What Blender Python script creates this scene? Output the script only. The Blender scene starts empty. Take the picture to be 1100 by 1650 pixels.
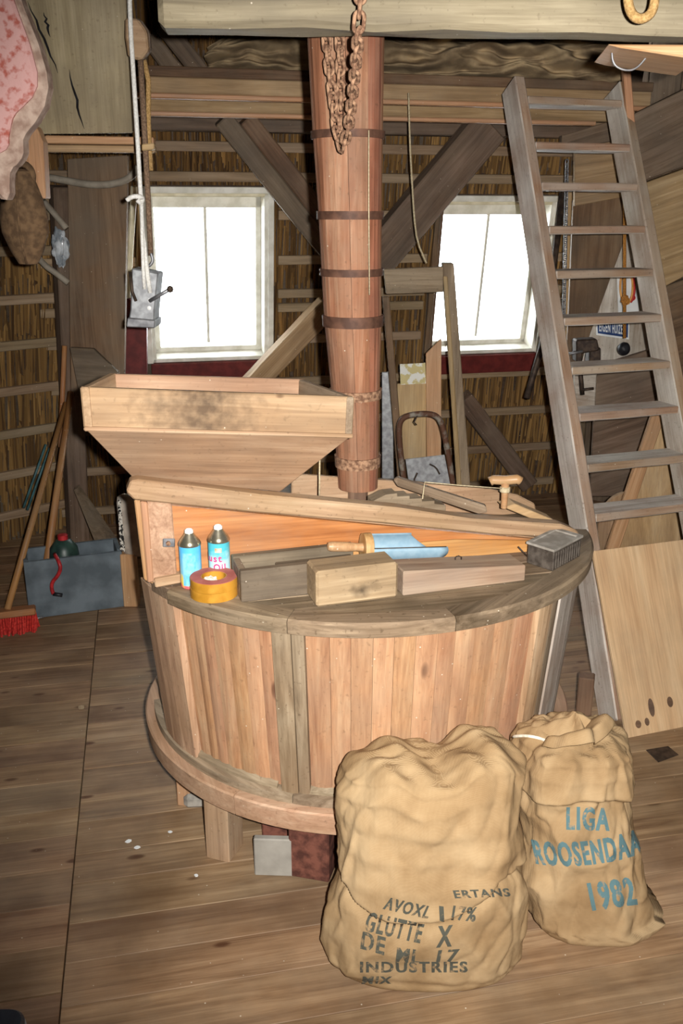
import bpy, bmesh, math, random
from mathutils import Vector, Matrix, noise
from mathutils.bvhtree import BVHTree

random.seed(7)
S = bpy.context.scene
COL = S.collection
V = Vector

# ------------------------------------------------------------------ camera
F, PITCH, CH = 1480.0, math.radians(18.05), 1.65
cam_d = bpy.data.cameras.new('camera'); cam = bpy.data.objects.new('camera', cam_d); COL.objects.link(cam)
cam.location = (0, 0, CH); cam.rotation_euler = (math.pi/2 - PITCH, 0, 0)
cam_d.sensor_fit = 'VERTICAL'; cam_d.sensor_height = 36.0; cam_d.lens = F/1650*36; cam_d.clip_start = .02
S.camera = cam

# ------------------------------------------------------------------ light
w = bpy.data.worlds.new('sky'); S.world = w; w.use_nodes = True
bg = w.node_tree.nodes['Background']; bg.inputs[0].default_value = (.93, .97, 1, 1); bg.inputs[1].default_value = 16.0
fl = bpy.data.lights.new('camera_flash', 'SPOT'); flo = bpy.data.objects.new('camera_flash', fl); COL.objects.link(flo)
flo.location = (.055, -.01, CH+.02); flo.rotation_euler = (math.pi/2 - PITCH + math.radians(2), 0, math.radians(-10))
fl.energy = 450; fl.spot_size = math.radians(90); fl.spot_blend = .8; fl.shadow_soft_size = .012; fl.color = (1, .97, .93)
S.view_settings.view_transform = 'Standard'; S.view_settings.look = 'None'
S.view_settings.exposure = 0.0; S.view_settings.gamma = 1; S.view_settings.use_curve_mapping = False
S.cycles.use_denoising = True; S.cycles.max_bounces = 6; S.cycles.diffuse_bounces = 4; S.cycles.sample_clamp_indirect = 4

# ------------------------------------------------------------------ pixel helpers (a pixel of the 1100x1650 frame and a depth give a place)
cp, sp_ = math.cos(PITCH), math.sin(PITCH)
def ray(px, py):
    x = (px-550)/F; z = (825-py)/F
    return V((x, cp + sp_*z, -sp_ + cp*z))
O = V((0, 0, CH))
def P(px, py, Y):
    d = ray(px, py); return O + d*(Y/d.y)
def Pz(px, py, z=0.0):
    d = ray(px, py); return O + d*((z-CH)/d.z)
def Pp(px, py, o, n):
    d = ray(px, py); return O + d*((o-O).dot(n)/d.dot(n))
def pix(p):
    q = p-O; dep = q.y*cp - q.z*sp_; up = q.y*sp_ + q.z*cp
    return 550+F*q.x/dep, 825-F*up/dep
def zfor(pt, py):
    d = ray(550, py); return CH + d.z/d.y*pt.y

# ------------------------------------------------------------------ materials
def C(h, a=1):
    h = h.lstrip('#'); r = [int(h[i:i+2], 16)/255 for i in (0, 2, 4)]
    return tuple((c/12.92 if c <= .04045 else ((c+.055)/1.055)**2.4) for c in r) + (a,)
def nodes(name):
    m = bpy.data.materials.new(name); m.use_nodes = True; nt = m.node_tree
    return m, nt, nt.nodes['Principled BSDF'], (lambda t, **k: _n(nt, t, **k)), nt.links.new
def _n(nt, t, **k):
    n = nt.nodes.new(t)
    for a, b in k.items(): setattr(n, a, b)
    return n
def ramp(nt, stops):
    r = nt.nodes.new('ShaderNodeValToRGB'); e = r.color_ramp.elements
    while len(e) < len(stops): e.new(.5)
    for el, (p, c) in zip(e, stops): el.position = p; el.color = c
    return r
def wood(name, cols, axis='X', grain=1.0, rough=.75, var=.25, knots=.0, stain=None, stain_amt=0, bump=.25, dirt=0.0, huev=.008, specks=.5, smear=None):
    """cols: three hex colours dark, mid, light; grain runs along local axis"""
    m, nt, b, N, L = nodes(name)
    tc = N('ShaderNodeTexCoord'); oi = N('ShaderNodeObjectInfo')
    off = N('ShaderNodeVectorMath', operation='SCALE'); off.inputs[0].default_value = (17, 9, 13); L(oi.outputs['Random'], off.inputs['Scale'])
    add = N('ShaderNodeVectorMath', operation='ADD'); L(tc.outputs['Object'], add.inputs[0]); L(off.outputs[0], add.inputs[1])
    mp = N('ShaderNodeMapping'); L(add.outputs[0], mp.inputs[0])
    s = {'X': (1.1, 22, 22), 'Y': (22, 1.1, 22), 'Z': (22, 22, 1.1)}[axis]
    mp.inputs['Scale'].default_value = tuple(v*grain for v in s)
    n1 = N('ShaderNodeTexNoise'); n1.inputs['Scale'].default_value = 1.6; n1.inputs['Detail'].default_value = 6; n1.inputs['Roughness'].default_value = .62; n1.inputs['Distortion'].default_value = .9
    L(mp.outputs[0], n1.inputs['Vector'])
    mp2 = N('ShaderNodeMapping'); L(add.outputs[0], mp2.inputs[0]); mp2.inputs['Scale'].default_value = tuple({1.1: 1.6, 22: 7}[v] for v in s)
    n2 = N('ShaderNodeTexNoise'); n2.inputs['Scale'].default_value = 1.2; n2.inputs['Detail'].default_value = 3; L(mp2.outputs[0], n2.inputs['Vector'])
    mx = N('ShaderNodeMath', operation='MULTIPLY_ADD'); mx.inputs[1].default_value = .65; L(n1.outputs[0], mx.inputs[0])
    m2 = N('ShaderNodeMath', operation='MULTIPLY'); m2.inputs[1].default_value = .35; L(n2.outputs[0], m2.inputs[0]); L(m2.outputs[0], mx.inputs[2])
    r = ramp(nt, [(.34, C(cols[0])), (.5, C(cols[1])), (.65, C(cols[2]))]); L(mx.outputs[0], r.inputs[0])
    col = r.outputs[0]
    # fine fibres
    mp3 = N('ShaderNodeMapping'); L(add.outputs[0], mp3.inputs[0]); mp3.inputs['Scale'].default_value = tuple({1.1: 5, 22: 130}[v] for v in s)
    n4 = N('ShaderNodeTexNoise'); n4.inputs['Scale'].default_value = 1.5; n4.inputs['Detail'].default_value = 4; L(mp3.outputs[0], n4.inputs['Vector'])
    fr_ = ramp(nt, [(.35, (.84, .82, .80, 1)), (.62, (1.05, 1.05, 1.05, 1))]); L(n4.outputs[0], fr_.inputs[0])
    fm = N('ShaderNodeMixRGB', blend_type='MULTIPLY'); fm.inputs[0].default_value = .8; L(col, fm.inputs[1]); L(fr_.outputs[0], fm.inputs[2]); col = fm.outputs[0]
    # broad grey dust film
    gn = N('ShaderNodeTexNoise'); gn.inputs['Scale'].default_value = 2.3; gn.inputs['Detail'].default_value = 6; gn.inputs['Roughness'].default_value = .7; L(add.outputs[0], gn.inputs['Vector'])
    gr_ = ramp(nt, [(.42, (0, 0, 0, 1)), (.72, (.4, .4, .4, 1))]); L(gn.outputs[0], gr_.inputs[0])
    gm = N('ShaderNodeMixRGB'); gm.inputs[2].default_value = C('#8f8472'); L(gr_.outputs[0], gm.inputs[0]); L(col, gm.inputs[1]); col = gm.outputs[0]
    if smear:
        (mc, ms, mcol) = smear
        sb_ = N('ShaderNodeMapping'); L(tc.outputs['Object'], sb_.inputs[0]); sb_.inputs['Location'].default_value = tuple(-a/b for a, b in zip(mc, ms)); sb_.inputs['Scale'].default_value = tuple(1/b for b in ms)
        ln2 = N('ShaderNodeVectorMath', operation='LENGTH'); L(sb_.outputs[0], ln2.inputs[0])
        sn2 = N('ShaderNodeTexNoise'); sn2.inputs['Scale'].default_value = 38; sn2.inputs['Detail'].default_value = 5; L(tc.outputs['Object'], sn2.inputs['Vector'])
        sa2 = N('ShaderNodeMath', operation='MULTIPLY_ADD'); sa2.inputs[1].default_value = 1.8; L(sn2.outputs[0], sa2.inputs[0]); L(ln2.outputs['Value'], sa2.inputs[2])
        sr2 = ramp(nt, [(.35, (.85, .85, .85, 1)), (.75, (0, 0, 0, 1))]); sh2 = N('ShaderNodeMath', operation='MULTIPLY'); sh2.inputs[1].default_value = .4; L(sa2.outputs[0], sh2.inputs[0]); L(sh2.outputs[0], sr2.inputs[0])
        sx2 = N('ShaderNodeMixRGB'); sx2.inputs[2].default_value = C(mcol); L(sr2.outputs[0], sx2.inputs[0]); L(col, sx2.inputs[1]); col = sx2.outputs[0]
    if specks:
        pv = N('ShaderNodeTexVoronoi'); pv.inputs['Scale'].default_value = 42; L(add.outputs[0], pv.inputs['Vector'])
        pr_ = ramp(nt, [(.05, (1, 1, 1, 1)), (.09, (0, 0, 0, 1))]); L(pv.outputs['Distance'], pr_.inputs[0])
        pc_ = N('ShaderNodeSeparateColor'); L(pv.outputs['Color'], pc_.inputs[0])
        pg = N('ShaderNodeMath', operation='GREATER_THAN'); pg.inputs[1].default_value = 1-.35*specks; L(pc_.outputs[0], pg.inputs[0])
        pm = N('ShaderNodeMath', operation='MULTIPLY'); L(pg.outputs[0], pm.inputs[0]); L(pr_.outputs[0], pm.inputs[1])
        px_ = N('ShaderNodeMixRGB'); px_.inputs[2].default_value = C('#d9ccb6'); L(pm.outputs[0], px_.inputs[0]); L(col, px_.inputs[1]); col = px_.outputs[0]
    if knots:
        kv = N('ShaderNodeTexVoronoi'); km = N('ShaderNodeMapping'); L(add.outputs[0], km.inputs[0])
        km.inputs['Scale'].default_value = tuple({1.1: 4.5, 22: 11}[v] for v in s); L(km.outputs[0], kv.inputs['Vector']); kv.inputs['Scale'].default_value = 1.0
        kr = ramp(nt, [(.0, (1, 1, 1, 1)), (.10*knots, (.75, .75, .75, 1)), (.16*knots, (0, 0, 0, 1))]); L(kv.outputs['Distance'], kr.inputs[0])
        k2 = N('ShaderNodeMixRGB'); k2.inputs[2].default_value = C('#4a2a18'); L(kr.outputs[0], k2.inputs[0]); L(col, k2.inputs[1]); col = k2.outputs[0]
    if stain:
        sn = N('ShaderNodeTexNoise'); sn.inputs['Scale'].default_value = 5; sn.inputs['Detail'].default_value = 5; L(add.outputs[0], sn.inputs['Vector'])
        sr = ramp(nt, [(.5-.12, (0, 0, 0, 1)), (.68, (1, 1, 1, 1))]); L(sn.outputs[0], sr.inputs[0])
        sm = N('ShaderNodeMath', operation='MULTIPLY'); sm.inputs[1].default_value = stain_amt; L(sr.outputs[0], sm.inputs[0])
        s2 = N('ShaderNodeMixRGB'); s2.inputs[2].default_value = C(stain); L(sm.outputs[0], s2.inputs[0]); L(col, s2.inputs[1]); col = s2.outputs[0]
    if dirt:
        dn = N('ShaderNodeTexNoise'); dn.inputs['Scale'].default_value = 90; dn.inputs['Detail'].default_value = 3; L(add.outputs[0], dn.inputs['Vector'])
        dr = ramp(nt, [(.62, (0, 0, 0, 1)), (.75, (1, 1, 1, 1))]); L(dn.outputs[0], dr.inputs[0])
        dm = N('ShaderNodeMath', operation='MULTIPLY'); dm.inputs[1].default_value = dirt; L(dr.outputs[0], dm.inputs[0])
        d2 = N('ShaderNodeMixRGB'); d2.inputs[2].default_value = C('#4d3c2a'); L(dm.outputs[0], d2.inputs[0]); L(col, d2.inputs[1]); col = d2.outputs[0]
    hs = N('ShaderNodeHueSaturation'); L(col, hs.inputs['Color'])
    vm = N('ShaderNodeMapRange'); vm.inputs['To Min'].default_value = 1-var; vm.inputs['To Max'].default_value = 1+var*.6; L(oi.outputs['Random'], vm.inputs[0]); L(vm.outputs[0], hs.inputs['Value'])
    hm = N('ShaderNodeMath', operation='MULTIPLY_ADD'); hm.inputs[1].default_value = 91.7; hm.inputs[2].default_value = 0; L(oi.outputs['Random'], hm.inputs[0])
    hf = N('ShaderNodeMath', operation='FRACT'); L(hm.outputs[0], hf.inputs[0])
    hr = N('ShaderNodeMapRange'); hr.inputs['To Min'].default_value = .5-huev; hr.inputs['To Max'].default_value = .5+huev; L(hf.outputs[0], hr.inputs[0]); L(hr.outputs[0], hs.inputs['Hue'])
    L(hs.outputs[0], b.inputs['Base Color']); b.inputs['Roughness'].default_value = rough; b.inputs['Specular IOR Level'].default_value = .3
    bp = N('ShaderNodeBump'); bp.inputs['Strength'].default_value = bump; bp.inputs['Distance'].default_value = .004; L(mx.outputs[0], bp.inputs['Height']); L(bp.outputs[0], b.inputs['Normal'])
    return m
def plain(name, c1, c2=None, scale=20, rough=.6, metal=0, bump=.1, spec=.4, detail=5, lo=.4, hi=.62):
    m, nt, b, N, L = nodes(name)
    tc = N('ShaderNodeTexCoord'); n = N('ShaderNodeTexNoise'); n.inputs['Scale'].default_value = scale; n.inputs['Detail'].default_value = detail
    L(tc.outputs['Object'], n.inputs['Vector'])
    r = ramp(nt, [(lo, C(c1)), (hi, C(c2 or c1))]); L(n.outputs[0], r.inputs[0]); L(r.outputs[0], b.inputs['Base Color'])
    b.inputs['Roughness'].default_value = rough; b.inputs['Metallic'].default_value = metal; b.inputs['Specular IOR Level'].default_value = spec
    if bump:
        bp = N('ShaderNodeBump'); bp.inputs['Strength'].default_value = bump; bp.inputs['Distance'].default_value = .003; L(n.outputs[0], bp.inputs['Height']); L(bp.outputs[0], b.inputs['Normal'])
    return m
def burlap(name):
    m, nt, b, N, L = nodes(name)
    tc = N('ShaderNodeTexCoord'); hs = []
    for d in ('X', 'Z'):
        wv = N('ShaderNodeTexWave', bands_direction=d); wv.inputs['Scale'].default_value = 210; wv.inputs['Distortion'].default_value = 1.5; wv.inputs['Detail'].default_value = 2; wv.inputs['Detail Scale'].default_value = .6
        L(tc.outputs['Object'], wv.inputs['Vector']); hs.append(wv)
    a = N('ShaderNodeMath', operation='ADD'); L(hs[0].outputs['Fac'], a.inputs[0]); L(hs[1].outputs['Fac'], a.inputs[1])
    n = N('ShaderNodeTexNoise'); n.inputs['Scale'].default_value = 9; n.inputs['Detail'].default_value = 6; L(tc.outputs['Object'], n.inputs['Vector'])
    mm = N('ShaderNodeMath', operation='MULTIPLY_ADD'); mm.inputs[1].default_value = .16; L(a.outputs[0], mm.inputs[0]); L(n.outputs[0], mm.inputs[2])
    r = ramp(nt, [(.42, C('#836848')), (.62, C('#9d815d')), (.85, C('#b29874'))]); L(mm.outputs[0], r.inputs[0]); L(r.outputs[0], b.inputs['Base Color'])
    b.inputs['Roughness'].default_value = .92; b.inputs['Specular IOR Level'].default_value = .15
    bp = N('ShaderNodeBump'); bp.inputs['Strength'].default_value = .35; bp.inputs['Distance'].default_value = .0015; L(a.outputs[0], bp.inputs['Height'])
    bp2 = N('ShaderNodeBump'); bp2.inputs['Strength'].default_value = .3; bp2.inputs['Distance'].default_value = .012
    n3 = N('ShaderNodeTexNoise'); n3.inputs['Scale'].default_value = 22; n3.inputs['Detail'].default_value = 3; L(tc.outputs['Object'], n3.inputs['Vector'])
    L(n3.outputs[0], bp2.inputs['Height']); L(bp2.outputs[0], bp.inputs['Normal']); L(bp.outputs[0], b.inputs['Normal'])
    return m
def reedmat(name, cols):
    m, nt, b, N, L = nodes(name)
    g = N('ShaderNodeNewGeometry'); r = ramp(nt, [(0, C(cols[0])), (.5, C(cols[1])), (1, C(cols[2]))]); L(g.outputs['Random Per Island'], r.inputs[0])
    L(r.outputs[0], b.inputs['Base Color']); b.inputs['Roughness'].default_value = .8
    return m
def ink(name, c, wear=.5):
    """stencil ink: worn through to the cloth by noise"""
    m, nt, b, N, L = nodes(name)
    tc = N('ShaderNodeTexCoord'); n = N('ShaderNodeTexNoise'); n.inputs['Scale'].default_value = 70; n.inputs['Detail'].default_value = 6; L(tc.outputs['Object'], n.inputs['Vector'])
    r = ramp(nt, [(.50+.1*(1-wear), C(c)), (.66+.1*(1-wear), C('#9a7e5a'))]); L(n.outputs[0], r.inputs[0]); L(r.outputs[0], b.inputs['Base Color']); b.inputs['Roughness'].default_value = .95
    return m

M = {}
M['floor'] = wood('floor_pine', ('#71543c', '#98795a', '#b29371'), knots=.8, var=.12, rough=.6, stain='#5f4630', stain_amt=.6, bump=.2, huev=.005, specks=.4)
PINE = ('#947157', '#b89577', '#ccae90')
M['pine'] = wood('weathered_pine', PINE, var=.1, stain='#8f7250', stain_amt=.5, dirt=.4)
M['pinez'] = wood('weathered_pine_upright', PINE, axis='Z', var=.1, stain='#94724e', stain_amt=.5, dirt=.4)
M['stave'] = wood('casing_boards', ('#966544', '#b98a64', '#c9a27c'), axis='Z', var=.13, knots=.9, stain='#a58268', stain_amt=.45, dirt=.3, huev=.007, specks=.8)
M['orange'] = wood('varnished_pine', ('#9c6334', '#bd8048', '#cc955c'), var=.04, rough=.45, knots=.7, grain=.7)
M['grey'] = wood('grey_weathered_wood', ('#6b5a47', '#97846c', '#b4a188'), var=.12, stain='#5d4a36', stain_amt=.4, dirt=.4, bump=.4)
M['lidwood'] = wood('lid_wood', ('#54432f', '#85705a', '#ab9478'), var=.16, stain='#43331f', stain_amt=.55, dirt=.6, bump=.5, rough=.7, specks=.9)
M['greyz'] = wood('grey_weathered_upright', ('#665642', '#8f7d64', '#a8967c'), axis='Z', var=.12, stain='#7d6246', stain_amt=.5, dirt=.5, bump=.35, specks=.9)
M['ladder'] = wood('ladder_wood', ('#a79c90', '#cdc4b9', '#e2dbd2'), var=.08, stain='#8a6649', stain_amt=.6, dirt=.45, bump=.3)
HOP = ('#8f6f54', '#b3906f', '#c7a888')
M['hopper'] = wood('hopper_wood', HOP, var=.06, stain='#8b6c52', stain_amt=.5, dirt=.25, knots=.5, grain=.8)
M['hopperfront'] = wood('hopper_front_wood', HOP, var=.02, stain='#8b6c52', stain_amt=.5, dirt=.25, knots=.4, grain=.8, smear=((-.05, 0, .0), (.16, .2, .028), '#3b2c22'))
M['chute'] = wood('chute_wood', ('#74492f', '#a06c4e', '#b88f72'), axis='X', var=.14, stain='#5d3b2e', stain_amt=.5, dirt=.4, bump=.3, specks=.6)
M['beam'] = wood('old_beam', ('#6d6250', '#94886e', '#aea186'), var=.05, stain='#6a6252', stain_amt=.5, dirt=.3, grain=.6, bump=.5)
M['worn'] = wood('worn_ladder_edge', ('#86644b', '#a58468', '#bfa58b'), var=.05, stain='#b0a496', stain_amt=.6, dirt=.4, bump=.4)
M['beamlight'] = wood('pale_old_beam', ('#8f8365', '#b5a884', '#cabd9a'), var=.02, stain='#8a7f68', stain_amt=.5, dirt=.3, grain=.6, bump=.4)
M['dark'] = wood('dark_timber', ('#4e3e31', '#705c4a', '#867160'), var=.12, stain='#5a5047', stain_amt=.5, bump=.35)
M['tan'] = wood('tan_board', ('#8c7250', '#ae9068', '#c6aa82'), var=.1, stain='#7d6444', stain_amt=.4, bump=.2)
M['batten'] = wood('batten_wood', ('#7a634b', '#9b8467', '#b29b80'), var=.2, bump=.25)
M['redpine'] = wood('planed_pine', ('#a97a54', '#c2946c', '#cfa680'), var=.05, rough=.5)
M['brown'] = wood('brown_board', ('#543d2c', '#775a43', '#8d6f54'), var=.12, stain='#4e4034', stain_amt=.5)
M['brownz'] = wood('brown_board_upright', ('#5e4836', '#82674e', '#997d61'), axis='X', var=.1, stain='#7a6c5c', stain_amt=.6)
M['ply'] = wood('plywood', ('#ba906c', '#d1ac86', '#ddbe9a'), axis='X', var=.02, rough=.55, grain=.35, bump=.05, specks=.1)
M['ply2'] = wood('plywood_old', ('#a3835a', '#bf9f70', '#cfb388'), axis='X', var=.05, rough=.6, grain=.4, bump=.05)
M['oldblock'] = wood('worn_block_wood', ('#7f664c', '#a98d6c', '#c4a987'), var=.02, stain='#6a5540', stain_amt=.4, dirt=.4, bump=.4, smear=((.11, -.045, .03), (.045, .05, .022), '#3a2d22'))
M['trough'] = wood('dark_worn_wood', ('#4a3d30', '#6f604e', '#96836c'), var=.15, stain='#3a2e24', stain_amt=.5, dirt=.4, bump=.4, specks=.9)
M['wedge'] = wood('reddish_wedge_wood', ('#785a48', '#9a7a66', '#b2967f'), var=.05, stain='#8f8378', stain_amt=.6, bump=.3)
M['handle'] = wood('smooth_handle_wood', ('#a5794e', '#bd9264', '#cda97c'), var=.05, rough=.4, bump=.05)
M['stick'] = wood('broom_stick_wood', ('#8a5a32', '#aa7442', '#bd8c58'), var=.1, rough=.5, bump=.1)
M['maroon'] = plain('flaking_maroon_paint', '#4b2a22', '#76483a', 35, .7, bump=.6)
M['concrete'] = plain('grey_stone', '#77736c', '#a09a90', 25, .9, bump=.3)
M['slate'] = plain('grey_slab', '#8b867d', '#a19c92', 12, .85, bump=.1)
M['iron'] = plain('dark_iron', '#3a302a', '#55463b', 40, .6, .5, bump=.3)
M['hoop'] = plain('rusty_hoop_iron', '#4e3529', '#6b4b3b', 30, .65, .25, bump=.2)
M['rust'] = plain('rust', '#6b4c39', '#a98467', 90, .9, 0, bump=.8)
M['rustbig'] = plain('brown_rusted_casting', '#5c4631', '#7c6145', 45, .9, 0, bump=.7)
M['steel'] = plain('grey_steel', '#77777a', '#9a9a9c', 30, .45, .6, bump=.1)
M['galv'] = plain('galvanised_sheet', '#8f9092', '#aeb0b2', 40, .5, .5, bump=.1)
M['scoop'] = plain('blue_grey_enamel', '#86a3b4', '#92acbb', 60, .5, .1, bump=.05)
M['tin'] = plain('dark_tin', '#4c443d', '#6e655c', 50, .5, .35, bump=.3)
M['dustlid'] = plain('dusty_tin_lid', '#8c857b', '#a8a197', 30, .8, .1)
M['whitep'] = plain('white_paint', '#d9d6c8', '#f0eee4', 15, .5, bump=.05)
M['cream'] = plain('cream_paint', '#d8cfae', '#ece5c9', 15, .5, bump=.05)
M['redp'] = plain('dark_red_paint', '#571a17', '#6d2622', 20, .55, bump=.05)
M['rope_w'] = plain('white_cord', '#dedbd2', '#f6f4ee', 150, .8, bump=.6)
M['rope_b'] = plain('brown_rope', '#6b5442', '#8d735c', 160, .95, bump=.9)
M['rope_t'] = plain('tan_rope', '#9c7b4a', '#c09b66', 180, .95, bump=.9)
M['rope_o'] = plain('orange_rope', '#9a6428', '#bd8238', 180, .9, bump=.9)
M['string'] = plain('string', '#b5a482', '#cfc09f', 150, .9, bump=.3)
M['black'] = plain('black_rubber', '#16161a', '#26262a', 30, .5)
M['navy'] = plain('navy_plastic', '#1e232c', '#2a303a', 20, .45)
M['paleedge'] = plain('pale_grey_edge', '#83858a', '#9a9ca0', 20, .5)
M['redplastic'] = plain('red_bristles', '#a01c18', '#cf3a30', 120, .7, bump=.8)
M['redmetal'] = plain('red_paint_metal', '#8e1d22', '#b52d30', 30, .45)
M['teal'] = plain('teal_coated_rod', '#35565a', '#4d7478', 20, .5)
M['green'] = plain('dark_green_plastic', '#1b2d28', '#2c443c', 20, .4)
M['crate'] = plain('grey_painted_board', '#4d565c', '#69737a', 8, .7, bump=.1)
M['pinkp'] = plain('flaking_pink_paint', '#a8584b', '#c99a94', 55, .7, bump=.5, lo=.36, hi=.5)
M['pinkw'] = plain('worn_bare_rim', '#8f7566', '#b49d8d', 40, .85, bump=.6)
M['plastic'] = plain('crumpled_clear_plastic', '#8a9299', '#d5dade', 18, .2, bump=.8)
M['greytube'] = plain('grey_conduit', '#8f8678', '#a79d8d', 20, .7)
M['felt'] = plain('grey_canvas', '#7f6c52', '#aa9472', 10, .95, bump=.5)
M['padding'] = plain('dusty_grey_padding', '#a89c8f', '#c2b6a8', 20, .9, bump=.4)
M['print'] = plain('black_print', '#1d1c1b', '#d8d2c6', 90, .9, lo=.47, hi=.53, bump=0)
M['burlap'] = burlap('burlap')
M['inkblue'] = ink('blue_ink', '#4f6c70', .2)
M['inkblack'] = ink('black_ink', '#46463c', .6)
M['stitch'] = plain('white_stitching', '#cfc6b2', '#ece4d2', 80, .9)
M['mustard'] = plain('mustard_tape', '#a97724', '#c08a32', 30, .4, bump=.05)
M['tapered'] = plain('dull_red_paper', '#a4594f', '#b86d62', 30, .8)
M['cans'] = plain('can_metal', '#a39c86', '#c9c2ac', 25, .25, .85, bump=0)
M['white'] = plain('white_plastic', '#f0f0ee', None, 20, .4, bump=0)
M['wallboard'] = wood('plank_wall', ('#4b3d30', '#6a5846', '#7e6a55'), var=.15)
M['shade'] = wood('ceiling_boards', ('#33281f', '#4a3b2e', '#5c4a3a'), var=.1)
M['reed'] = reedmat('reed', ('#5c4226', '#8c6a3c', '#b08a52'))
M['paper'] = plain('paper', '#dfe3e4', '#f2f3f0', 12, .8, bump=0)
M['signblue'] = plain('sign_blue', '#1d3768', '#274680', 12, .4, bump=0)
M['red'] = plain('poster_red', '#b9231f', '#cc332b', 12, .5, bump=0)
M['amber'] = plain('poster_orange', '#dd9a4e', '#e8ae66', 12, .5, bump=0)
M['pinktext'] = plain('pink_lettering', '#c83a72', '#d24b80', 12, .5, bump=0)
def glassmat():
    m, nt, b, N, L = nodes('window_glass')
    t = N('ShaderNodeBsdfTransparent'); t.inputs[0].default_value = (.95, .97, .97, 1); g = N('ShaderNodeBsdfGlossy'); g.inputs['Roughness'].default_value = .05
    mx = N('ShaderNodeMixShader'); mx.inputs[0].default_value = .06; L(t.outputs[0], mx.inputs[1]); L(g.outputs[0], mx.inputs[2])
    L(mx.outputs[0], nt.nodes['Material Output'].inputs[0]); return m
M['glass'] = glassmat()
def canmat(name, stops):
    m, nt, b, N, L = nodes(name)
    tc = N('ShaderNodeTexCoord'); sx = N('ShaderNodeSeparateXYZ'); L(tc.outputs['Object'], sx.inputs[0])
    n = N('ShaderNodeTexNoise'); n.inputs['Scale'].default_value = 45; n.inputs['Detail'].default_value = 2; L(tc.outputs['Object'], n.inputs['Vector'])
    a = N('ShaderNodeMath', operation='MULTIPLY_ADD'); a.inputs[1].default_value = 6.6; L(sx.outputs['Z'], a.inputs[0])
    k = N('ShaderNodeMath', operation='MULTIPLY_ADD'); k.inputs[1].default_value = .5; k.inputs[2].default_value = -.25; L(n.outputs[0], k.inputs[0]); L(k.outputs[0], a.inputs[2])
    r = ramp(nt, [(p, C(c)) for p, c in stops]); L(a.outputs[0], r.inputs[0]); L(r.outputs[0], b.inputs['Base Color']); b.inputs['Roughness'].default_value = .3
    return m
M['can1'] = canmat('blue_yellow_can_print', [(.0, '#d8636b'), (.14, '#e9cf5a'), (.3, '#7fc3da'), (.6, '#58b4e6'), (.95, '#4aa7e4')])
M['can2'] = canmat('teal_can_print', [(.0, '#5f9a7c'), (.2, '#c9e0e6'), (.45, '#a8d5de'), (.6, '#52b4c2'), (.95, '#3aa3b4')])

# ------------------------------------------------------------------ object helpers
WM = {}
def empty(name, loc, label=None, cat=None, group=None, kind=None):
    o = bpy.data.objects.new(name, None); COL.objects.link(o); o.location = loc; o.empty_display_size = .05
    WM[o.name] = Matrix.Translation(loc); tag(o, label, cat, group, kind); return o
def tag(o, label=None, cat=None, group=None, kind=None):
    if label: o['label'] = label
    if cat: o['category'] = cat
    if group: o['group'] = group
    if kind: o['kind'] = kind
    return o
def frame(o, x=None, up=V((0, 0, 1))):
    if x is None: return Matrix.Translation(o)
    x = x.normalized(); y = up.cross(x)
    if y.length < 1e-4: y = V((0, 1, 0)).cross(x)
    y.normalize(); z = x.cross(y)
    m = Matrix((x, y, z)).transposed().to_4x4(); m.translation = o; return m
def link(name, me, Mx, mat, parent=None, smooth=False):
    o = bpy.data.objects.new(name, me); COL.objects.link(o)
    if mat is not None and not me.materials: me.materials.append(M[mat] if isinstance(mat, str) else mat)
    if smooth:
        for p in me.polygons: p.use_smooth = True
    if parent is not None:
        o.parent = parent; o.matrix_parent_inverse = WM[parent.name].inverted()
    o.matrix_basis = Mx; WM[o.name] = Mx.copy(); return o
def mesh(name, verts, faces, mat, parent=None, Mx=None, smooth=False, bev=0, seg=1, sharp=None):
    """verts are world points; Mx is the object's own frame (grain along local X)"""
    Mx = Mx or Matrix.Translation(V(verts[0])); inv = Mx.inverted()
    me = bpy.data.meshes.new(name); me.from_pydata([inv @ V(v) for v in verts], [], faces)
    bm = bmesh.new(); bm.from_mesh(me); bmesh.ops.recalc_face_normals(bm, faces=bm.faces)
    if bev:
        es = [e for e in bm.edges if e.is_manifold and e.calc_face_angle(0) > .5]
        bmesh.ops.bevel(bm, geom=es, offset=bev, segments=seg, affect='EDGES', profile=.5, clamp_overlap=True)
    bm.to_mesh(me); bm.free()
    return link(name, me, Mx, mat, parent, smooth)
def slab(name, pts, th, mat, parent=None, x=None, bev=.003, up=None):
    """planar polygon pts extruded by vector th"""
    pts = [V(p) for p in pts]; n = len(pts); th = V(th)
    vs = pts + [p+th for p in pts]
    fs = [tuple(range(n)), tuple(range(2*n-1, n-1, -1))] + [(i, (i+1) % n, n+(i+1) % n, n+i) for i in range(n)]
    x = x or (pts[1]-pts[0])
    return mesh(name, vs, fs, mat, parent, frame(sum(pts, V())/n, x, up or th.normalized()), bev=bev)
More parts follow.
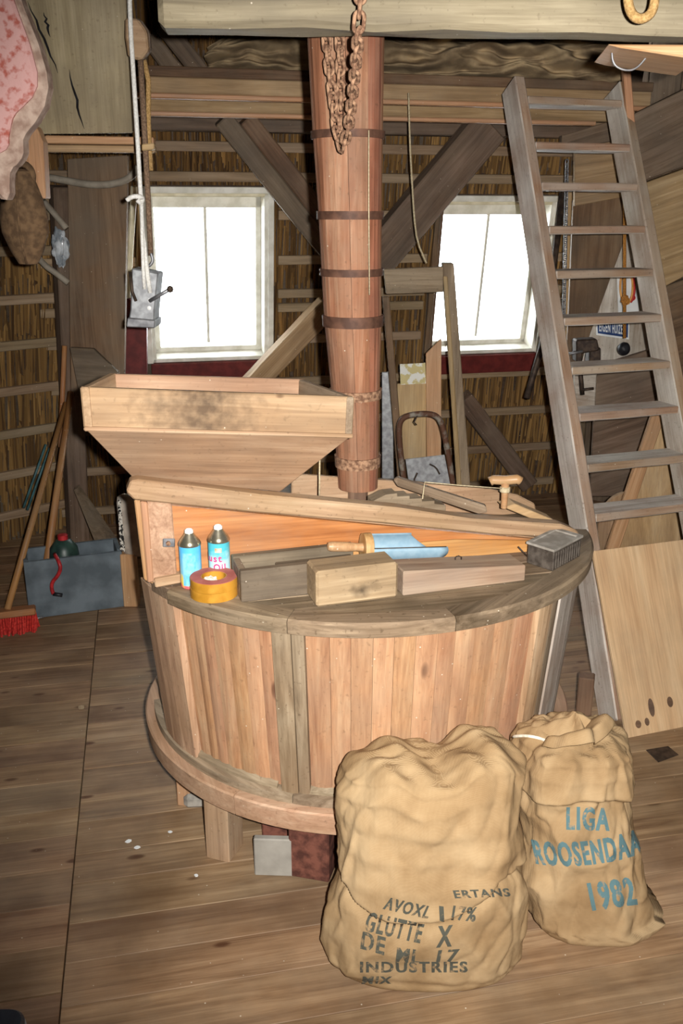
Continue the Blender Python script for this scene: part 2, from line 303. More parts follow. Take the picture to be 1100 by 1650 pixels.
def beam(name, a, b, wd, ht, mat, parent=None, up=V((0, 0, 1)), bev=.006, rough=0, nseg=1, seed=0):
    """bar from a to b; wd sideways, ht along up"""
    a, b = V(a), V(b); x = (b-a); Ln = x.length; Mx = frame((a+b)/2, x, up)
    vs, fs = [], []
    rs = random.Random(seed)
    for i in range(nseg+1):
        t = i/nseg; px_ = -Ln/2+Ln*t
        for (sy, sz) in ((-1, -1), (1, -1), (1, 1), (-1, 1)):
            vs.append(V((px_, sy*wd/2+rs.uniform(-rough, rough), sz*ht/2+rs.uniform(-rough, rough))))
    for i in range(nseg):
        o = 4*i
        for k in range(4): fs.append((o+k, o+(k+1) % 4, o+4+(k+1) % 4, o+4+k))
    fs += [(3, 2, 1, 0), tuple(4*nseg+k for k in range(4))]
    return mesh(name, [Mx @ v for v in vs], fs, mat, parent, Mx, bev=bev)
def tube(name, pts, r, mat, parent=None, n=8, closed=False, smooth_it=0, radii=None):
    pts = [V(p) for p in pts]
    for _ in range(smooth_it):
        q = []
        if closed:
            for i in range(len(pts)): a, b = pts[i], pts[(i+1) % len(pts)]; q += [a*.75+b*.25, a*.25+b*.75]
        else:
            q = [pts[0]]
            for i in range(len(pts)-1): a, b = pts[i], pts[i+1]; q += [a*.75+b*.25, a*.25+b*.75]
            q.append(pts[-1])
        pts = q
    N = len(pts); vs, fs = [], []; ref = None
    for i, p in enumerate(pts):
        t = (pts[(i+1) % N]-pts[i-1]) if closed else (pts[min(i+1, N-1)]-pts[max(i-1, 0)])
        t.normalize()
        if ref is None:
            ref = t.orthogonal().normalized()
        ref = (ref-t*ref.dot(t)); ref.normalize(); bn = t.cross(ref)
        rr = r if radii is None else radii[0]+(radii[1]-radii[0])*i/(N-1)
        for k in range(n):
            an = 2*math.pi*k/n; vs.append(p+ref*rr*math.cos(an)+bn*rr*math.sin(an))
    for i in range(N if closed else N-1):
        j = (i+1) % N
        for k in range(n): fs.append((i*n+k, i*n+(k+1) % n, j*n+(k+1) % n, j*n+k))
    if not closed: fs += [tuple(range(n))[::-1], tuple((N-1)*n+k for k in range(n))]
    x = pts[-1]-pts[0] if not closed and (pts[-1]-pts[0]).length > .01 else V((1, 0, 0))
    return mesh(name, vs, fs, mat, parent, frame(sum(pts, V())/N, x, V((0, 0, 1)) if abs(x.normalized().z) < .95 else V((0, 1, 0))), smooth=True)
def lathe(name, prof, c, mat, parent=None, n=28, axis=None, smooth=True, sx=1, sy=1):
    """prof: (r,z) list; axis direction optional"""
    Mx = Matrix.Translation(V(c)) if axis is None else Matrix.Translation(V(c)) @ V((0, 0, 1)).rotation_difference(V(axis)).to_matrix().to_4x4()
    vs, fs = [], []
    for r, z in prof:
        for k in range(n):
            an = 2*math.pi*k/n; vs.append((sx*max(r, 1e-5)*math.cos(an), sy*max(r, 1e-5)*math.sin(an), z))
    for i in range(len(prof)-1):
        for k in range(n): fs.append((i*n+k, i*n+(k+1) % n, (i+1)*n+(k+1) % n, (i+1)*n+k))
    if prof[0] != prof[-1]: fs += [tuple(range(n))[::-1], tuple((len(prof)-1)*n+k for k in range(n))]
    me = bpy.data.meshes.new(name); me.from_pydata([V(v) for v in vs], [], fs)
    bm = bmesh.new(); bm.from_mesh(me); bmesh.ops.remove_doubles(bm, verts=bm.verts, dist=1e-7); bmesh.ops.recalc_face_normals(bm, faces=bm.faces)
    for e in bm.edges:
        if e.is_manifold and e.calc_face_angle(0) > .7: e.smooth = False
    bm.to_mesh(me); bm.free()
    return link(name, me, Mx, mat, parent, smooth)
def text2d(s, bold=.0):
    cu = bpy.data.curves.new('lettering', 'FONT'); cu.body = s; cu.size = 1; cu.offset = bold; cu.resolution_u = 3; cu.space_character = 1.2
    ob = bpy.data.objects.new('lettering', cu); COL.objects.link(ob)
    bpy.context.view_layer.update()
    me = bpy.data.meshes.new_from_object(ob)
    bpy.data.objects.remove(ob); bpy.data.curves.remove(cu)
    xs = [v.co.x for v in me.vertices]; ys = [v.co.y for v in me.vertices]
    x0, x1, y0, y1 = min(xs), max(xs), min(ys), max(ys)
    bm = bmesh.new(); bm.from_mesh(me); bpy.data.meshes.remove(me)
    for v in bm.verts: v.co = V(((v.co.x-x0)/(x1-x0), (v.co.y-y0)/(y1-y0), 0))
    nx = max(4, 4*len(s))
    for i in range(1, nx): bmesh.ops.bisect_plane(bm, geom=bm.verts[:]+bm.edges[:]+bm.faces[:], plane_co=(i/nx, 0, 0), plane_no=(1, 0, 0))
    for i in range(1, 5): bmesh.ops.bisect_plane(bm, geom=bm.verts[:]+bm.edges[:]+bm.faces[:], plane_co=(0, i/5, 0), plane_no=(0, 1, 0))
    bmesh.ops.triangulate(bm, faces=bm.faces)
    bm.verts.index_update()
    vs = [v.co.copy() for v in bm.verts]; fs = [tuple(v.index for v in f.verts) for f in bm.faces]; bm.free()
    return vs, fs
def letter(name, s, fn, mat, parent, bold=0.0, fat=0.0):
    vs, fs = text2d(s, bold); nv_ = len(vs)
    if fat:   # heavier strokes: the same outline struck twice, a little to the side
        fs = fs+[tuple(i+nv_ for i in f) for f in fs]; vs = vs+[v+V((fat, 0, 0)) for v in vs]
    ws = [fn(v.x, v.y) for v in vs]
    ok = [w_ is not None for w_ in ws]; idx = {}; out = []
    for i, w_ in enumerate(ws):
        if ok[i]: idx[i] = len(out); out.append(w_)
    fs = [tuple(idx[i] for i in f) for f in fs if all(ok[i] for i in f)]
    if not fs: return None
    me = bpy.data.meshes.new(name); Mx = Matrix.Translation(out[0]); me.from_pydata([o_-out[0] for o_ in out], [], fs)
    return link(name, me, Mx, mat, parent)

A12 = math.radians(12)
E1 = V((math.cos(A12), math.sin(A12), 0)); E2 = V((-math.sin(A12), math.cos(A12), 0)); UP = V((0, 0, 1))

# ================================================================== the setting
# ---- floor: boards along E1, two runs that meet at a seam
seam0 = Pz(128, 1300); seam_s = seam0.dot(E1)
floor = mesh('floor', [(-4, -2.2, -.06), (4, -2.2, -.06), (4, 7, -.06), (-4, 7, -.06), (-4, -2.2, -.03), (4, -2.2, -.03), (4, 7, -.03), (-4, 7, -.03)],
             [(0, 1, 2, 3), (4, 5, 6, 7), (0, 1, 5, 4), (1, 2, 6, 5), (2, 3, 7, 6), (3, 0, 4, 7)], 'shade', None, Matrix.Identity(4))
floor['kind'] = 'structure'
rs = random.Random(3)
for side in (0, 1):
    d = -2.0
    while d < 6.0:
        wd = rs.uniform(.115, .145)
        s0, s1 = ((-3.2, seam_s-.0015) if side == 0 else (seam_s+.0015, 3.4))
        j = rs.uniform(-.0015, .0015)
        c = E1*((s0+s1)/2)+E2*(d+wd/2)
        beam('plank', E1*s0+E2*(d+wd/2)+UP*(-.0125+j), E1*s1+E2*(d+wd/2)+UP*(-.0125+j), wd-.0018, .025, 'floor', floor, bev=.0012)
        d += wd
# ---- back wall, leaning in towards the top, reed thatch on battens
WA = math.radians(13); WE = V((math.cos(WA), math.sin(WA), 0)); WL = math.radians(10)
WN = V((math.sin(WA), -math.cos(WA), 0))              # horizontal normal into the room
WV = (UP*math.cos(WL)+WN*math.sin(WL)).normalized()   # up along the leaning wall
WNN = WE.cross(WV).normalized()
if WNN.dot(WN) < 0: WNN = -WNN
WO = V((0, 5.15, 0))
def W(u, v, d=0): return WO+WE*u+WV*v+WNN*d
def Wuv(px, py, d=0):
    p = Pp(px, py, WO+WNN*d, WNN)-WO; return p.dot(WE), p.dot(WV)
def rect(cs):
    q = [Wuv(*c) for c in cs]
    return ((q[0][0]+q[3][0])/2, (q[1][0]+q[2][0])/2, (q[2][1]+q[3][1])/2, (q[0][1]+q[1][1])/2)
WIN = [rect([(238, 312), (428, 305), (433, 574), (239, 584)]), rect([(703, 322), (893, 322), (856, 567), (691, 567)])]
uL, uR = Wuv(92, 700)[0], Wuv(918, 500)[0]
VT = 2.75
def wall_with_holes(name, f, u0, u1, v0, v1, holes, th, mat):
    us = sorted({u0, u1, *[h for q in holes for h in q[:2]]}); vv = sorted({v0, v1, *[h for q in holes for h in q[2:]]})
    vs, fs = [], []
    for i in range(len(us)-1):
        for j in range(len(vv)-1):
            cu, cv = (us[i]+us[i+1])/2, (vv[j]+vv[j+1])/2
            if any(q[0] < cu < q[1] and q[2] < cv < q[3] for q in holes): continue
            b = len(vs)
            for dd in (0, -th):
                for (a, c) in ((us[i], vv[j]), (us[i+1], vv[j]), (us[i+1], vv[j+1]), (us[i], vv[j+1])): vs.append(f(a, c, dd))
            fs += [(b, b+1, b+2, b+3), (b+4, b+5, b+6, b+7), (b, b+1, b+5, b+4), (b+1, b+2, b+6, b+5), (b+2, b+3, b+7, b+6), (b+3, b, b+4, b+7)]
    return tag(mesh(name, vs, fs, mat, None, Matrix.Translation(f(0, 0, 0))), kind='structure')
def reeds(f, parent, u0, u1, v0, v1, holes, seed, step=.0085):
    rr = random.Random(seed); vs, fs = [], []; v = v0
    while v < v1:
        u = u0
        while u < u1:
            ln = rr.uniform(.26, .40); a = u+rr.uniform(-.004, .004); tl = rr.uniform(-.02, .02); wd = rr.uniform(.0035, .006); d = rr.uniform(.002, .016)
            lo, hi = v+rr.uniform(-.05, .05), 0; hi = min(lo+ln, v1); lo = max(lo, v0)
            u += step*rr.uniform(.8, 1.2)
            if any(q[0]-.02 < a < q[1]+.02 and hi > q[2]-.03 and lo < q[3]+.03 for q in holes):
                q = [q for q in holes if q[0]-.02 < a < q[1]+.02][0]
                if lo < q[2]-.06: hi = q[2]-.03
                elif hi > q[3]+.06: lo = q[3]+.03
                else: continue
            b = len(vs)
            for (vv, uu) in ((lo, a), (hi, a+tl)):
                vs += [f(uu-wd, vv, 0), f(uu, vv, d+wd), f(uu+wd, vv, 0)]
            fs += [(b, b+1, b+4, b+3), (b+1, b+2, b+5, b+4), (b, b+2, b+1), (b+3, b+4, b+5)]
        v += .27
    o = mesh('reed_thatch', vs, fs, 'reed', parent, Matrix.Translation(f((u0+u1)/2, 1, 0)))
    o['kind'] = 'stuff'
wb = wall_with_holes('wall_back', W, uL-.3, uR+.2, -.2, VT, WIN, .16, 'shade')
reeds(W, wb, uL-.05, uR+.1, 0, VT, WIN, 5)
def battens(f, parent, u0, u1, vs_, holes, hgt=.045, th=.022, jit=.004):
    rr = random.Random(11)
    for v in vs_:
        cuts = [(u0, u1)]
        for q in holes:
            if q[2]-.06 < v < q[3]+.06:
                cuts = [c for (a, b) in cuts for c in ((a, min(b, q[0]-.05)), (max(a, q[1]+.05), b)) if c[1]-c[0] > .03]
        for (a, b) in cuts:
            beam('batten', f(a, v+rr.uniform(-jit, jit), .024), f(b, v+rr.uniform(-jit, jit), .024), th, hgt, 'batten', parent, up=(f(0, 1, 0)-f(0, 0, 0)).normalized(), bev=.003)
bv = [Wuv(350, 236)[1], Wuv(350, 283)[1]]
bv = [.10+.235*i for i in range(6)]+[Wuv(470, 493)[1], Wuv(470, 417)[1], Wuv(470, 345)[1]]+bv+[Wuv(350, 190)[1], Wuv(400, 120)[1]]
battens(W, wb, uL-.02, uR+.05, bv, WIN)
# ---- left wall facet
cL = W(uL, 0)
LA = math.radians(42); LE = V((-math.cos(LA), -math.sin(LA), 0)); LN = V((math.sin(LA), -math.cos(LA), 0))
LV = (UP*math.cos(WL)+LN*math.sin(WL)).normalized(); LNN = LE.cross(LV).normalized()
if LNN.dot(LN) < 0: LNN = -LNN
def WLf(u, v, d=0): return cL+LE*u+LV*v+LNN*d
wl = wall_with_holes('wall_left', WLf, -.2, 2.6, -.2, VT, [], .1, 'shade')
reeds(WLf, wl, -.02, 1.1, 0, 2.3, [], 6)
battens(WLf, wl, 0, 1.3, [.16+.225*i for i in range(9)], [])
# ---- right wall facet, boarded
cR = W(uR+.12, 0)
RA = math.radians(-40); RE = V((math.cos(RA), math.sin(RA), 0)); RN = V((math.sin(RA), -math.cos(RA), 0))
def WRf(u, v, d=0): return cR+RE*u+UP*v+RN*d
wr = wall_with_holes('wall_right', WRf, -.2, 3.2, -.2, VT, [], .1, 'shade')
rr = random.Random(9); u = -.05
while u < 1.6:
    wdt = rr.uniform(.16, .24)
    beam('board', WRf(u+wdt/2, 0, .012), WRf(u+wdt/2, 2.5, .012), wdt-.004, .02, 'wallboard', wr, up=RN, bev=.002); u += wdt
# ---- rest of the shell, behind and beside the camera
def shell(name, vs, mat='wallboard'):
    a, b, c, d_ = [V(v) for v in vs]; n = (b-a).cross(d_-a).normalized()
    o = slab(name, [a, b, c, d_], n*.08, mat, bev=0); o['kind'] = 'structure'; return o
eL, eR = WLf(2.6, 0), WRf(3.2, 0)
shell('wall_left_side', [(eL.x, eL.y+.1, -.1), (eL.x, -2.2, -.1), (eL.x, -2.2, 2.75), (eL.x, eL.y+.1, 2.75)])
shell('wall_right_side', [(eR.x, -2.2, -.1), (eR.x, eR.y+.1, -.1), (eR.x, eR.y+.1, 2.75), (eR.x, -2.2, 2.75)])
shell('wall_front', [(eL.x, -2.1, -.1), (eR.x, -2.1, -.1), (eR.x, -2.1, 2.75), (eL.x, -2.1, 2.75)])
ceil = shell('ceiling', [(-4, -2.2, 2.55), (4, -2.2, 2.55), (4, 6.2, 2.55), (-4, 6.2, 2.55)], 'shade')
# ---- windows
def window(i, q, nm):
    u0, u1, v0, v1 = q; R = .13
    win = empty(nm, W((u0+u1)/2, v0), kind='structure')
    win['label'] = ['bright white-framed window behind the hopper, left of the chute', 'bright window behind the ladder, right of the chute'][i]
    t = .028
    def bar(n, a, b, wd, ht, mat, par=win): return beam(n, a, b, wd, ht, mat, par, up=WV, bev=.003)
    # deep lining
    slab('lining', [W(u0, v1, .03), W(u1, v1, .03), W(u1, v1, -R), W(u0, v1, -R)], -WV*.02, 'cream', win)
    slab('lining', [W(u0, v0, .03), W(u1, v0, .03), W(u1, v0, -R), W(u0, v0, -R)], WV*.02, 'whitep', win)
    slab('lining', [W(u0, v0, .03), W(u0, v1, .03), W(u0, v1, -R), W(u0, v0, -R)], WE*.02, 'whitep' if i == 0 else 'brown', win)
    slab('lining', [W(u1, v0, .03), W(u1, v1, .03), W(u1, v1, -R), W(u1, v0, -R)], -WE*.02, 'whitep', win)
    # casing on the room side
    bar('casing', W(u0-.02, v1+.012, .035), W(u1+.02, v1+.012, .035), .02, .03, 'whitep')
    bar('casing', W(u0-.012, v0, .035), W(u0-.012, v1, .035), .02, .03, 'whitep' if i == 0 else 'brown') if False else beam('casing', W(u0-.012, v0, .035), W(u0-.012, v1, .035), .03, .02, 'whitep' if i == 0 else 'brown', win, up=WNN, bev=.003)
    beam('casing', W(u1+.012, v0, .035), W(u1+.012, v1, .035), .03, .02, 'whitep', win, up=WNN, bev=.003)
    sd = -R+.03
    sash = bar('sash_rail', W(u0+.02, v1-.055, sd), W(u1-.02, v1-.055, sd), .03, .07, 'whitep')
    bar('sash_rail', W(u0+.02, v0+.03, sd), W(u1-.02, v0+.03, sd), .03, .025, 'whitep')
    for uu in (u0+.034, u1-.034): beam('sash_stile', W(uu, v0+.02, sd), W(uu, v1-.02, sd), .028, .03, 'whitep', win, up=WNN, bev=.003)
    um = (u0+u1)/2
    beam('glazing_bar', W(um, v0+.06, sd), W(um, v1-.08, sd), .016, .02, 'whitep', win, up=WNN, bev=.003)
    for (a, b) in ((u0+.046, um-.007), (um+.007, u1-.046)):
        slab('pane', [W(a, v0+.041, sd), W(b, v0+.041, sd), W(b, v1-.085, sd), W(a, v1-.085, sd)], WNN*.003, 'glass', win, bev=0)
    slab('sill_board', [W(u0-.01, v0-.002, .055), W(u1+.03, v0-.002, .055), W(u1+.03, v0-.105, .055), W(u0-.01, v0-.105, .055)], -WNN*.03, 'redp', win)
    return win
window(0, WIN[0], 'window_1'); window(1, WIN[1], 'window_2')

# ================================================================== big timbers
ZB = 2.03
# front cross beam (front face and underside seen)
fb = P(600, 46, 2.08); bd = V((math.cos(.09), math.sin(.09), 0)); bnn = V((-math.sin(.09), math.cos(.09), 0))
cb = fb+bnn*.05
o = beam('ceiling_beam', cb-bd*.43+UP*.14, cb+bd*1.6+UP*.14, .10, .28, 'beam', bev=.012, rough=.005, nseg=14, seed=4)
tag(o, 'thick weathered cross beam along the top with the rusty chain over it', 'beam')
# left timber, slanting down away from the camera
q0, q1 = P(206, 0, 3.08), P(216, 217, 3.35); ex = V((1, .21, 0)).normalized(); dirL = (q1-q0).normalized(); nL = ex.cross(dirL).normalized()
if nL.z < 0: nL = -nL
far = q1
def PL(px, py, d=0): return Pp(px, py, q0+nL*d, nL)
o = slab('slanting_timber', [PL(-60, -60), PL(203, -60), PL(216, 217), PL(60, 219)], nL*.16, 'beamlight', x=dirL, bev=.008)
tag(o, 'broad cracked grey timber slanting down at the upper left', 'timber')
sideL = ex
for i, (a, b) in enumerate([((45, 2), (95, 118)), ((112, 112), (134, 208)), ((70, 20), (82, 60))]):
    p, q = PL(*a, -.001), PL(*b, -.001)
    n_ = 9; pts = []
    for k in range(n_):
        t = k/(n_-1); pts.append(p.lerp(q, t)+sideL*(random.uniform(-.004, .004)))
    ws = [.0005+.0035*math.sin(math.pi*k/(n_-1)) for k in range(n_)]
    vs = [pt+sideL*w_ for pt, w_ in zip(pts, ws)]+[pt-sideL*w_ for pt, w_ in zip(pts, ws)]
    mesh('drying_crack', vs+[v+nL*.004 for v in vs], [(k, k+1, n_+k+1, n_+k) for k in range(n_-1)]+[(2*n_+k, 2*n_+k+1, 3*n_+k+1, 3*n_+k) for k in range(n_-1)], 'black', o)
# pair of tie boards across the back; pale strips imitate lit lower edges
def cross(name, px, py0, py1, Y, u0, u1, th, mat, label, cat='beam', ang=13, group=None, parent=None, bev=.004):
    a_ = math.radians(ang); e = V((math.cos(a_), math.sin(a_), 0)); p0 = P(px, py0, Y); p1 = P(px, py1, Y); c = (p0+p1)/2; n = V((math.sin(a_), -math.cos(a_), 0))
    o = beam(name, c+e*u0-n*th/2, c+e*u1-n*th/2, th, abs(p0.z-p1.z), mat, parent, bev=bev)
    if label: tag(o, label, cat, group)
    return o
cross('tie_board', 600, 117, 134, 4.20, -1.15, 1.30, .14, 'brown', 'dark flat timber lying on top of the pale tie boards')
cross('tie_board', 600, 134, 159, 4.16, -1.15, 1.28, .05, 'tan', 'wide pale tie board across the back, upper of the pair')
cross('tie_board', 600, 159, 167, 4.13, -1.15, 1.28, .045, 'redpine', 'narrow lip under the wide upper tie board, coloured pale as if lit')
cross('tie_board', 600, 168, 187, 4.30, -1.15, 1.25, .05, 'tan', 'pale tie board across the back, lower of the pair')
cross('tie_board', 600, 187, 194, 4.27, -1.15, 1.05, .045, 'redpine', 'narrow lip under the lower tie board, coloured pale as if lit')
cross('tie_board', 600, 196, 216, 4.64, -1.35, 1.35, .08, 'dark', 'dark grey horizontal rail just below the tie boards')
# diagonal braces
def brace(px0, py0, px1, py1, wpx, d, mat, label, th=.09):
    n = WNN; o0 = WO+WNN*d
    a, b = Pp(px0, py0, o0, n), Pp(px1, py1, o0, n); k = wpx*(a-O).length/F
    return tag(beam('brace', a, b, k, th, mat, up=n, bev=.006, rough=.002, nseg=6, seed=int(px0)), label, 'brace')
brace(358, 190, 525, 402, 29, .20, 'dark', 'dark diagonal brace right of the left window, lower left of the two planks')
brace(396, 190, 548, 384, 26, .22, 'brown', 'dark diagonal brace right of the left window, upper right of the two planks')
brace(788, 200, 600, 424, 58, .22, 'dark', 'broad dark diagonal brace left of the right window, rising to the right')
brace(528, 492, 395, 632, 34, .22, 'tan', 'tan diagonal brace behind the hopper, rising to the right')
brace(238, 60, 300, 138, 24, .12, 'dark', 'dark grey slanting timber at top left above tie boards, lower of two')
brace(262, 40, 335, 132, 26, .18, 'dark', 'dark grey slanting timber at top left above tie boards, upper of two')
brace(745, 640, 850, 780, 30, .12, 'dark', 'dim diagonal brace low on the reed wall under the right window')
# wrinkled canvas on top of the ties
def canvas():
    nx, ny = 150, 40; vs, fs = [], []
    for j in range(ny+1):
        for i in range(nx+1):
            s, t = i/nx, j/ny
            px = 338+s*664
            top = 46+14*s+ (34*(max(0, .1-s)/.1)**1.5); bot = 118+12*s
            py = top+(bot-top)*t
            p = P(px, py, 4.42)
            q = V((s*9, t*1.2, 0)); wv = noise.noise(V((s*7, t*2.2, 3)))
            amp = .05*math.sin((t*4.2+.9*math.sin(s*11)+1.3*wv)*math.pi)+.03*noise.noise(V((s*30, t*7, 1)))+.015*math.sin((t*11+2.5*noise.noise(V((s*9, t*3, 9))))*math.pi)
            p.y -= .05+.09*math.sin(math.pi*t)+amp*min(1, 6*t, 6*(1-t)+.2)
            p.z += .01*noise.noise(V((s*25, t*3, 5)))
            vs.append(p)
    n1 = len(vs)
    fs = [(j*(nx+1)+i, j*(nx+1)+i+1, (j+1)*(nx+1)+i+1, (j+1)*(nx+1)+i) for j in range(ny) for i in range(nx)]
    back = [V((v.x, 4.5+.12*v.x, v.z)) for v in vs]
    idx = [i for i in range(nx+1)]+[j*(nx+1)+nx for j in range(1, ny+1)]+[ny*(nx+1)+i for i in range(nx-1, -1, -1)]+[j*(nx+1) for j in range(ny-1, 0, -1)]
    b0 = len(vs); vs2 = vs+[back[i] for i in idx]; m_ = len(idx)
    fs += [(idx[k], idx[(k+1) % m_], b0+(k+1) % m_, b0+k) for k in range(m_)]+[tuple(range(b0, b0+m_))]
    o = mesh('canvas_roll', vs2, fs, 'felt', None, Matrix.Translation(P(670, 90, 4.4)), smooth=True)
    tag(o, 'wrinkled grey-brown canvas bundle lying on top of the tie boards', 'canvas')
canvas()

# ================================================================== millstone casing
cx, cy = .0445, 2.484
CZ = V((cx, cy, 0)); ZLID = .796; LIDT = .034; RL = .655; ZR0, ZR1 = .223, .281; RR = .622
casing = empty('millstone_casing', (cx, cy, 0), 'round boarded wooden millstone casing standing on short legs', 'casing')
def Rd(z): return .588+(.632-.588)*(z-ZR1)/(ZLID-LIDT-ZR1)
def cyl(r, th, z): return V((cx+r*math.cos(th), cy+r*math.sin(th), z))
def ang(px, z, r=None):
    """front-side angle at which the drum shows at pixel column px"""
    r = r or Rd(z); best = None
    for k in range(1801):
        th = math.pi+math.pi*k/1800
        p = cyl(r, th, z); x, _ = pix(p)
        if best is None or abs(x-px) < best[0]: best = (abs(x-px), th)
    return best[1]
def arcsolid(name, th0, th1, prof, mat, parent, n=None, bev=0, grain='T'):
    """prof: closed list of (r,z) swept from th0 to th1"""
    n = n or max(1, int(abs(th1-th0)/.06)); m_ = len(prof); vs, fs = [], []
    for i in range(n+1):
        th = th0+(th1-th0)*i/n
        for r, z in prof: vs.append(cyl(r, th, z))
    for i in range(n):
        for k in range(m_): fs.append((i*m_+k, i*m_+(k+1) % m_, (i+1)*m_+(k+1) % m_, (i+1)*m_+k))
    fs += [tuple(range(m_)), tuple(n*m_+k for k in range(m_))]
    tm = (th0+th1)/2
    x = V((-math.sin(tm), math.cos(tm), 0)) if grain == 'T' else UP
    Mx = frame(cyl(prof[0][0], tm, prof[0][1]), x, UP if grain == 'T' else V((math.cos(tm), math.sin(tm), 0)))
    return mesh(name, vs, fs, mat, parent, Mx, bev=bev)
# base ring in four felloes
cuts = [math.pi*1.5-1.9, math.pi*1.5-.52, math.pi*1.5+.75, math.pi*1.5+2.2, math.pi*1.5-1.9+2*math.pi]
for a, b in zip(cuts[:-1], cuts[1:]):
    arcsolid('base_ring', a+.002, b-.002, [(.46, ZR0), (RR, ZR0), (RR+.004, ZR1-.004), (RR, ZR1), (.46, ZR1)], 'pine', casing)
zt = ZLID-LIDT; zb = ZR1
def board_arc(name, pa, pb, z0, z1, inset, th, mat, par=casing):
    """upright board between two pixel columns (read at mid height)"""
    zm = .55; a, b = ang(pa, zm), ang(pb, zm)
    g = .0004/Rd(zm)
    vs = []; n = 3
    for z in (z0, z1):
        for ri in (0, 1):
            for k in range(n+1):
                t = a+g+(b-a-2*g)*k/n; r = Rd(z)-inset-(th if ri else 0)-(0 if (0 < k < n or ri) else .0018)
                vs.append(cyl(r, t, z))
    q = n+1; fs = []
    for k in range(n):
        fs += [(k, k+1, 2*q+k+1, 2*q+k), (q+k, 2*q+q+k, 2*q+q+k+1, q+k+1), (k, q+k, q+k+1, k+1), (2*q+k, 2*q+k+1, 3*q+k+1, 3*q+k)]
    fs += [(0, 2*q, 3*q, q), (n, q+n, 3*q+n, 2*q+n)]
    t = (a+b)/2
    return mesh(name, vs, fs, mat, par, Matrix.Translation(cyl(Rd(zm), t, 0)))
LB = [297, 314, 328, 346, 369, 394, 420, 444]
for a, b in zip(LB[:-1], LB[1:]): board_arc('casing_board', a, b, zb+.03, zt-.004, .016, .016, 'stave')
RB = [493, 531, 565, 600, 633, 667, 702, 730, 761, 791, 822, 853]
for a, b in zip(RB[:-1], RB[1:]): board_arc('casing_board', a, b, zb+.03, zt-.004, .016, .016, 'stave')
board_arc('stile', 248, 297, zb-.0, zt+.0, -.004, .04, 'pinez')
board_arc('stile', 444, 473, zb, zt, .0, .035, 'greyz')
board_arc('stile', 474, 493, zb, zt, .004, .035, 'greyz')
board_arc('stile', 853, 873, zb, zt, .0, .035, 'pinez')
board_arc('stile', 874, 886, zb, zt, .006, .035, 'greyz')
aR = ang(887, .55); aLft = ang(248, .55)
k = 0; th = aR+.002; end = aLft+2*math.pi-.002
while th < end-1e-3:      # boards round the far side
    t2 = min(th+.16, end)
    arcsolid('casing_board', th+.001, t2-.001, [(.48, zb), ((Rd(zb) if th < aR+.45 else .51)-.004, zb), ((Rd(zt) if th < aR+.45 else .52)-.004, zt), (.49, zt)], 'ladder' if th < aR+.4 else 'stave', casing, n=2, grain='Z'); th = t2
# curved bottom rail and bevelled sills
for a, b in ((248, 473), (474, 886)):
    a0, b0 = ang(a, .3), ang(b, .3)
    arcsolid('bottom_rail', a0, b0, [(.56, zb), (Rd(zb)+.012, zb), (Rd(zb)+.012, zb+.022), (Rd(zb)-.004, zb+.024), (.56, zb+.024)], 'grey', casing)
for a, b in ((300, 444), (493, 853)):
    a0, b0 = ang(a, .33), ang(b, .33)
    arcsolid('sill', a0, b0, [(.56, zb+.02), (Rd(zb)-.002, zb+.02), (Rd(zb)-.004, zb+.030), (Rd(zb)-.02, zb+.048), (.56, zb+.048)], 'grey', casing)
# lid: chord with front panel; boards of the half-moon lid
A0, B0 = Pz(262, 937, ZLID), Pz(905, 880, ZLID); cd = (B0-A0).normalized(); cn = V((cd.y, -cd.x, 0))
if cn.y > 0: cn = -cn
dist = (A0-V((cx, cy, ZLID))).dot(cn)
ds = [dist-.03, dist+.085, dist+.165, RL-.035]
def lidpoly(d0, d1, R):
    pts = []
    n = 14
    hw = lambda d: math.sqrt(max(R*R-d*d, 0))
    for i in range(n+1): d = d0+(d1-d0)*i/n; pts.append(CZ+cn*d+cd*hw(d))
    for i in range(n, -1, -1): d = d0+(d1-d0)*i/n; pts.append(CZ+cn*d-cd*hw(d))
    return [V((p.x, p.y, ZLID-.006-LIDT+.006)) for p in pts]
for i in range(3):
    pl = lidpoly(ds[i]+.001, ds[i+1]-.001, RL-.012)
    slab('lid_board', pl, UP*(LIDT-random.uniform(0, .002)), 'lidwood', casing, x=cd, bev=.002, up=UP)
# raised rim segments round the front of the lid
thA = math.atan2((A0-CZ).y, (A0-CZ).x) % (2*math.pi); thB = math.atan2((B0-CZ).y, (B0-CZ).x) % (2*math.pi)
thA = ang(268, ZLID, RL); thB = ang(951, ZLID, RL)+.05
cut = [thA, ang(462, ZLID, RL), ang(735, ZLID, RL), thB]
for i, (a, b) in enumerate(zip(cut[:-1], cut[1:])):
    o = arcsolid('lid_rim', a+.0015, b-.0015, [(RL-.06, ZLID-LIDT+.004), (RL-.002, ZLID-LIDT), (RL, ZLID-.005), (RL-.006, ZLID+.001), (RL-.06, ZLID+.002)], 'lidwood', casing, n=24)
# far half of the lid
pl = []
for k in range(41):
    th = thB+(thA+2*math.pi-thB)*k/40; pl.append(cyl(.53, th, ZLID-LIDT))
slab('lid_board', pl, UP*LIDT*.9, 'lidwood', casing, x=cd, up=UP)
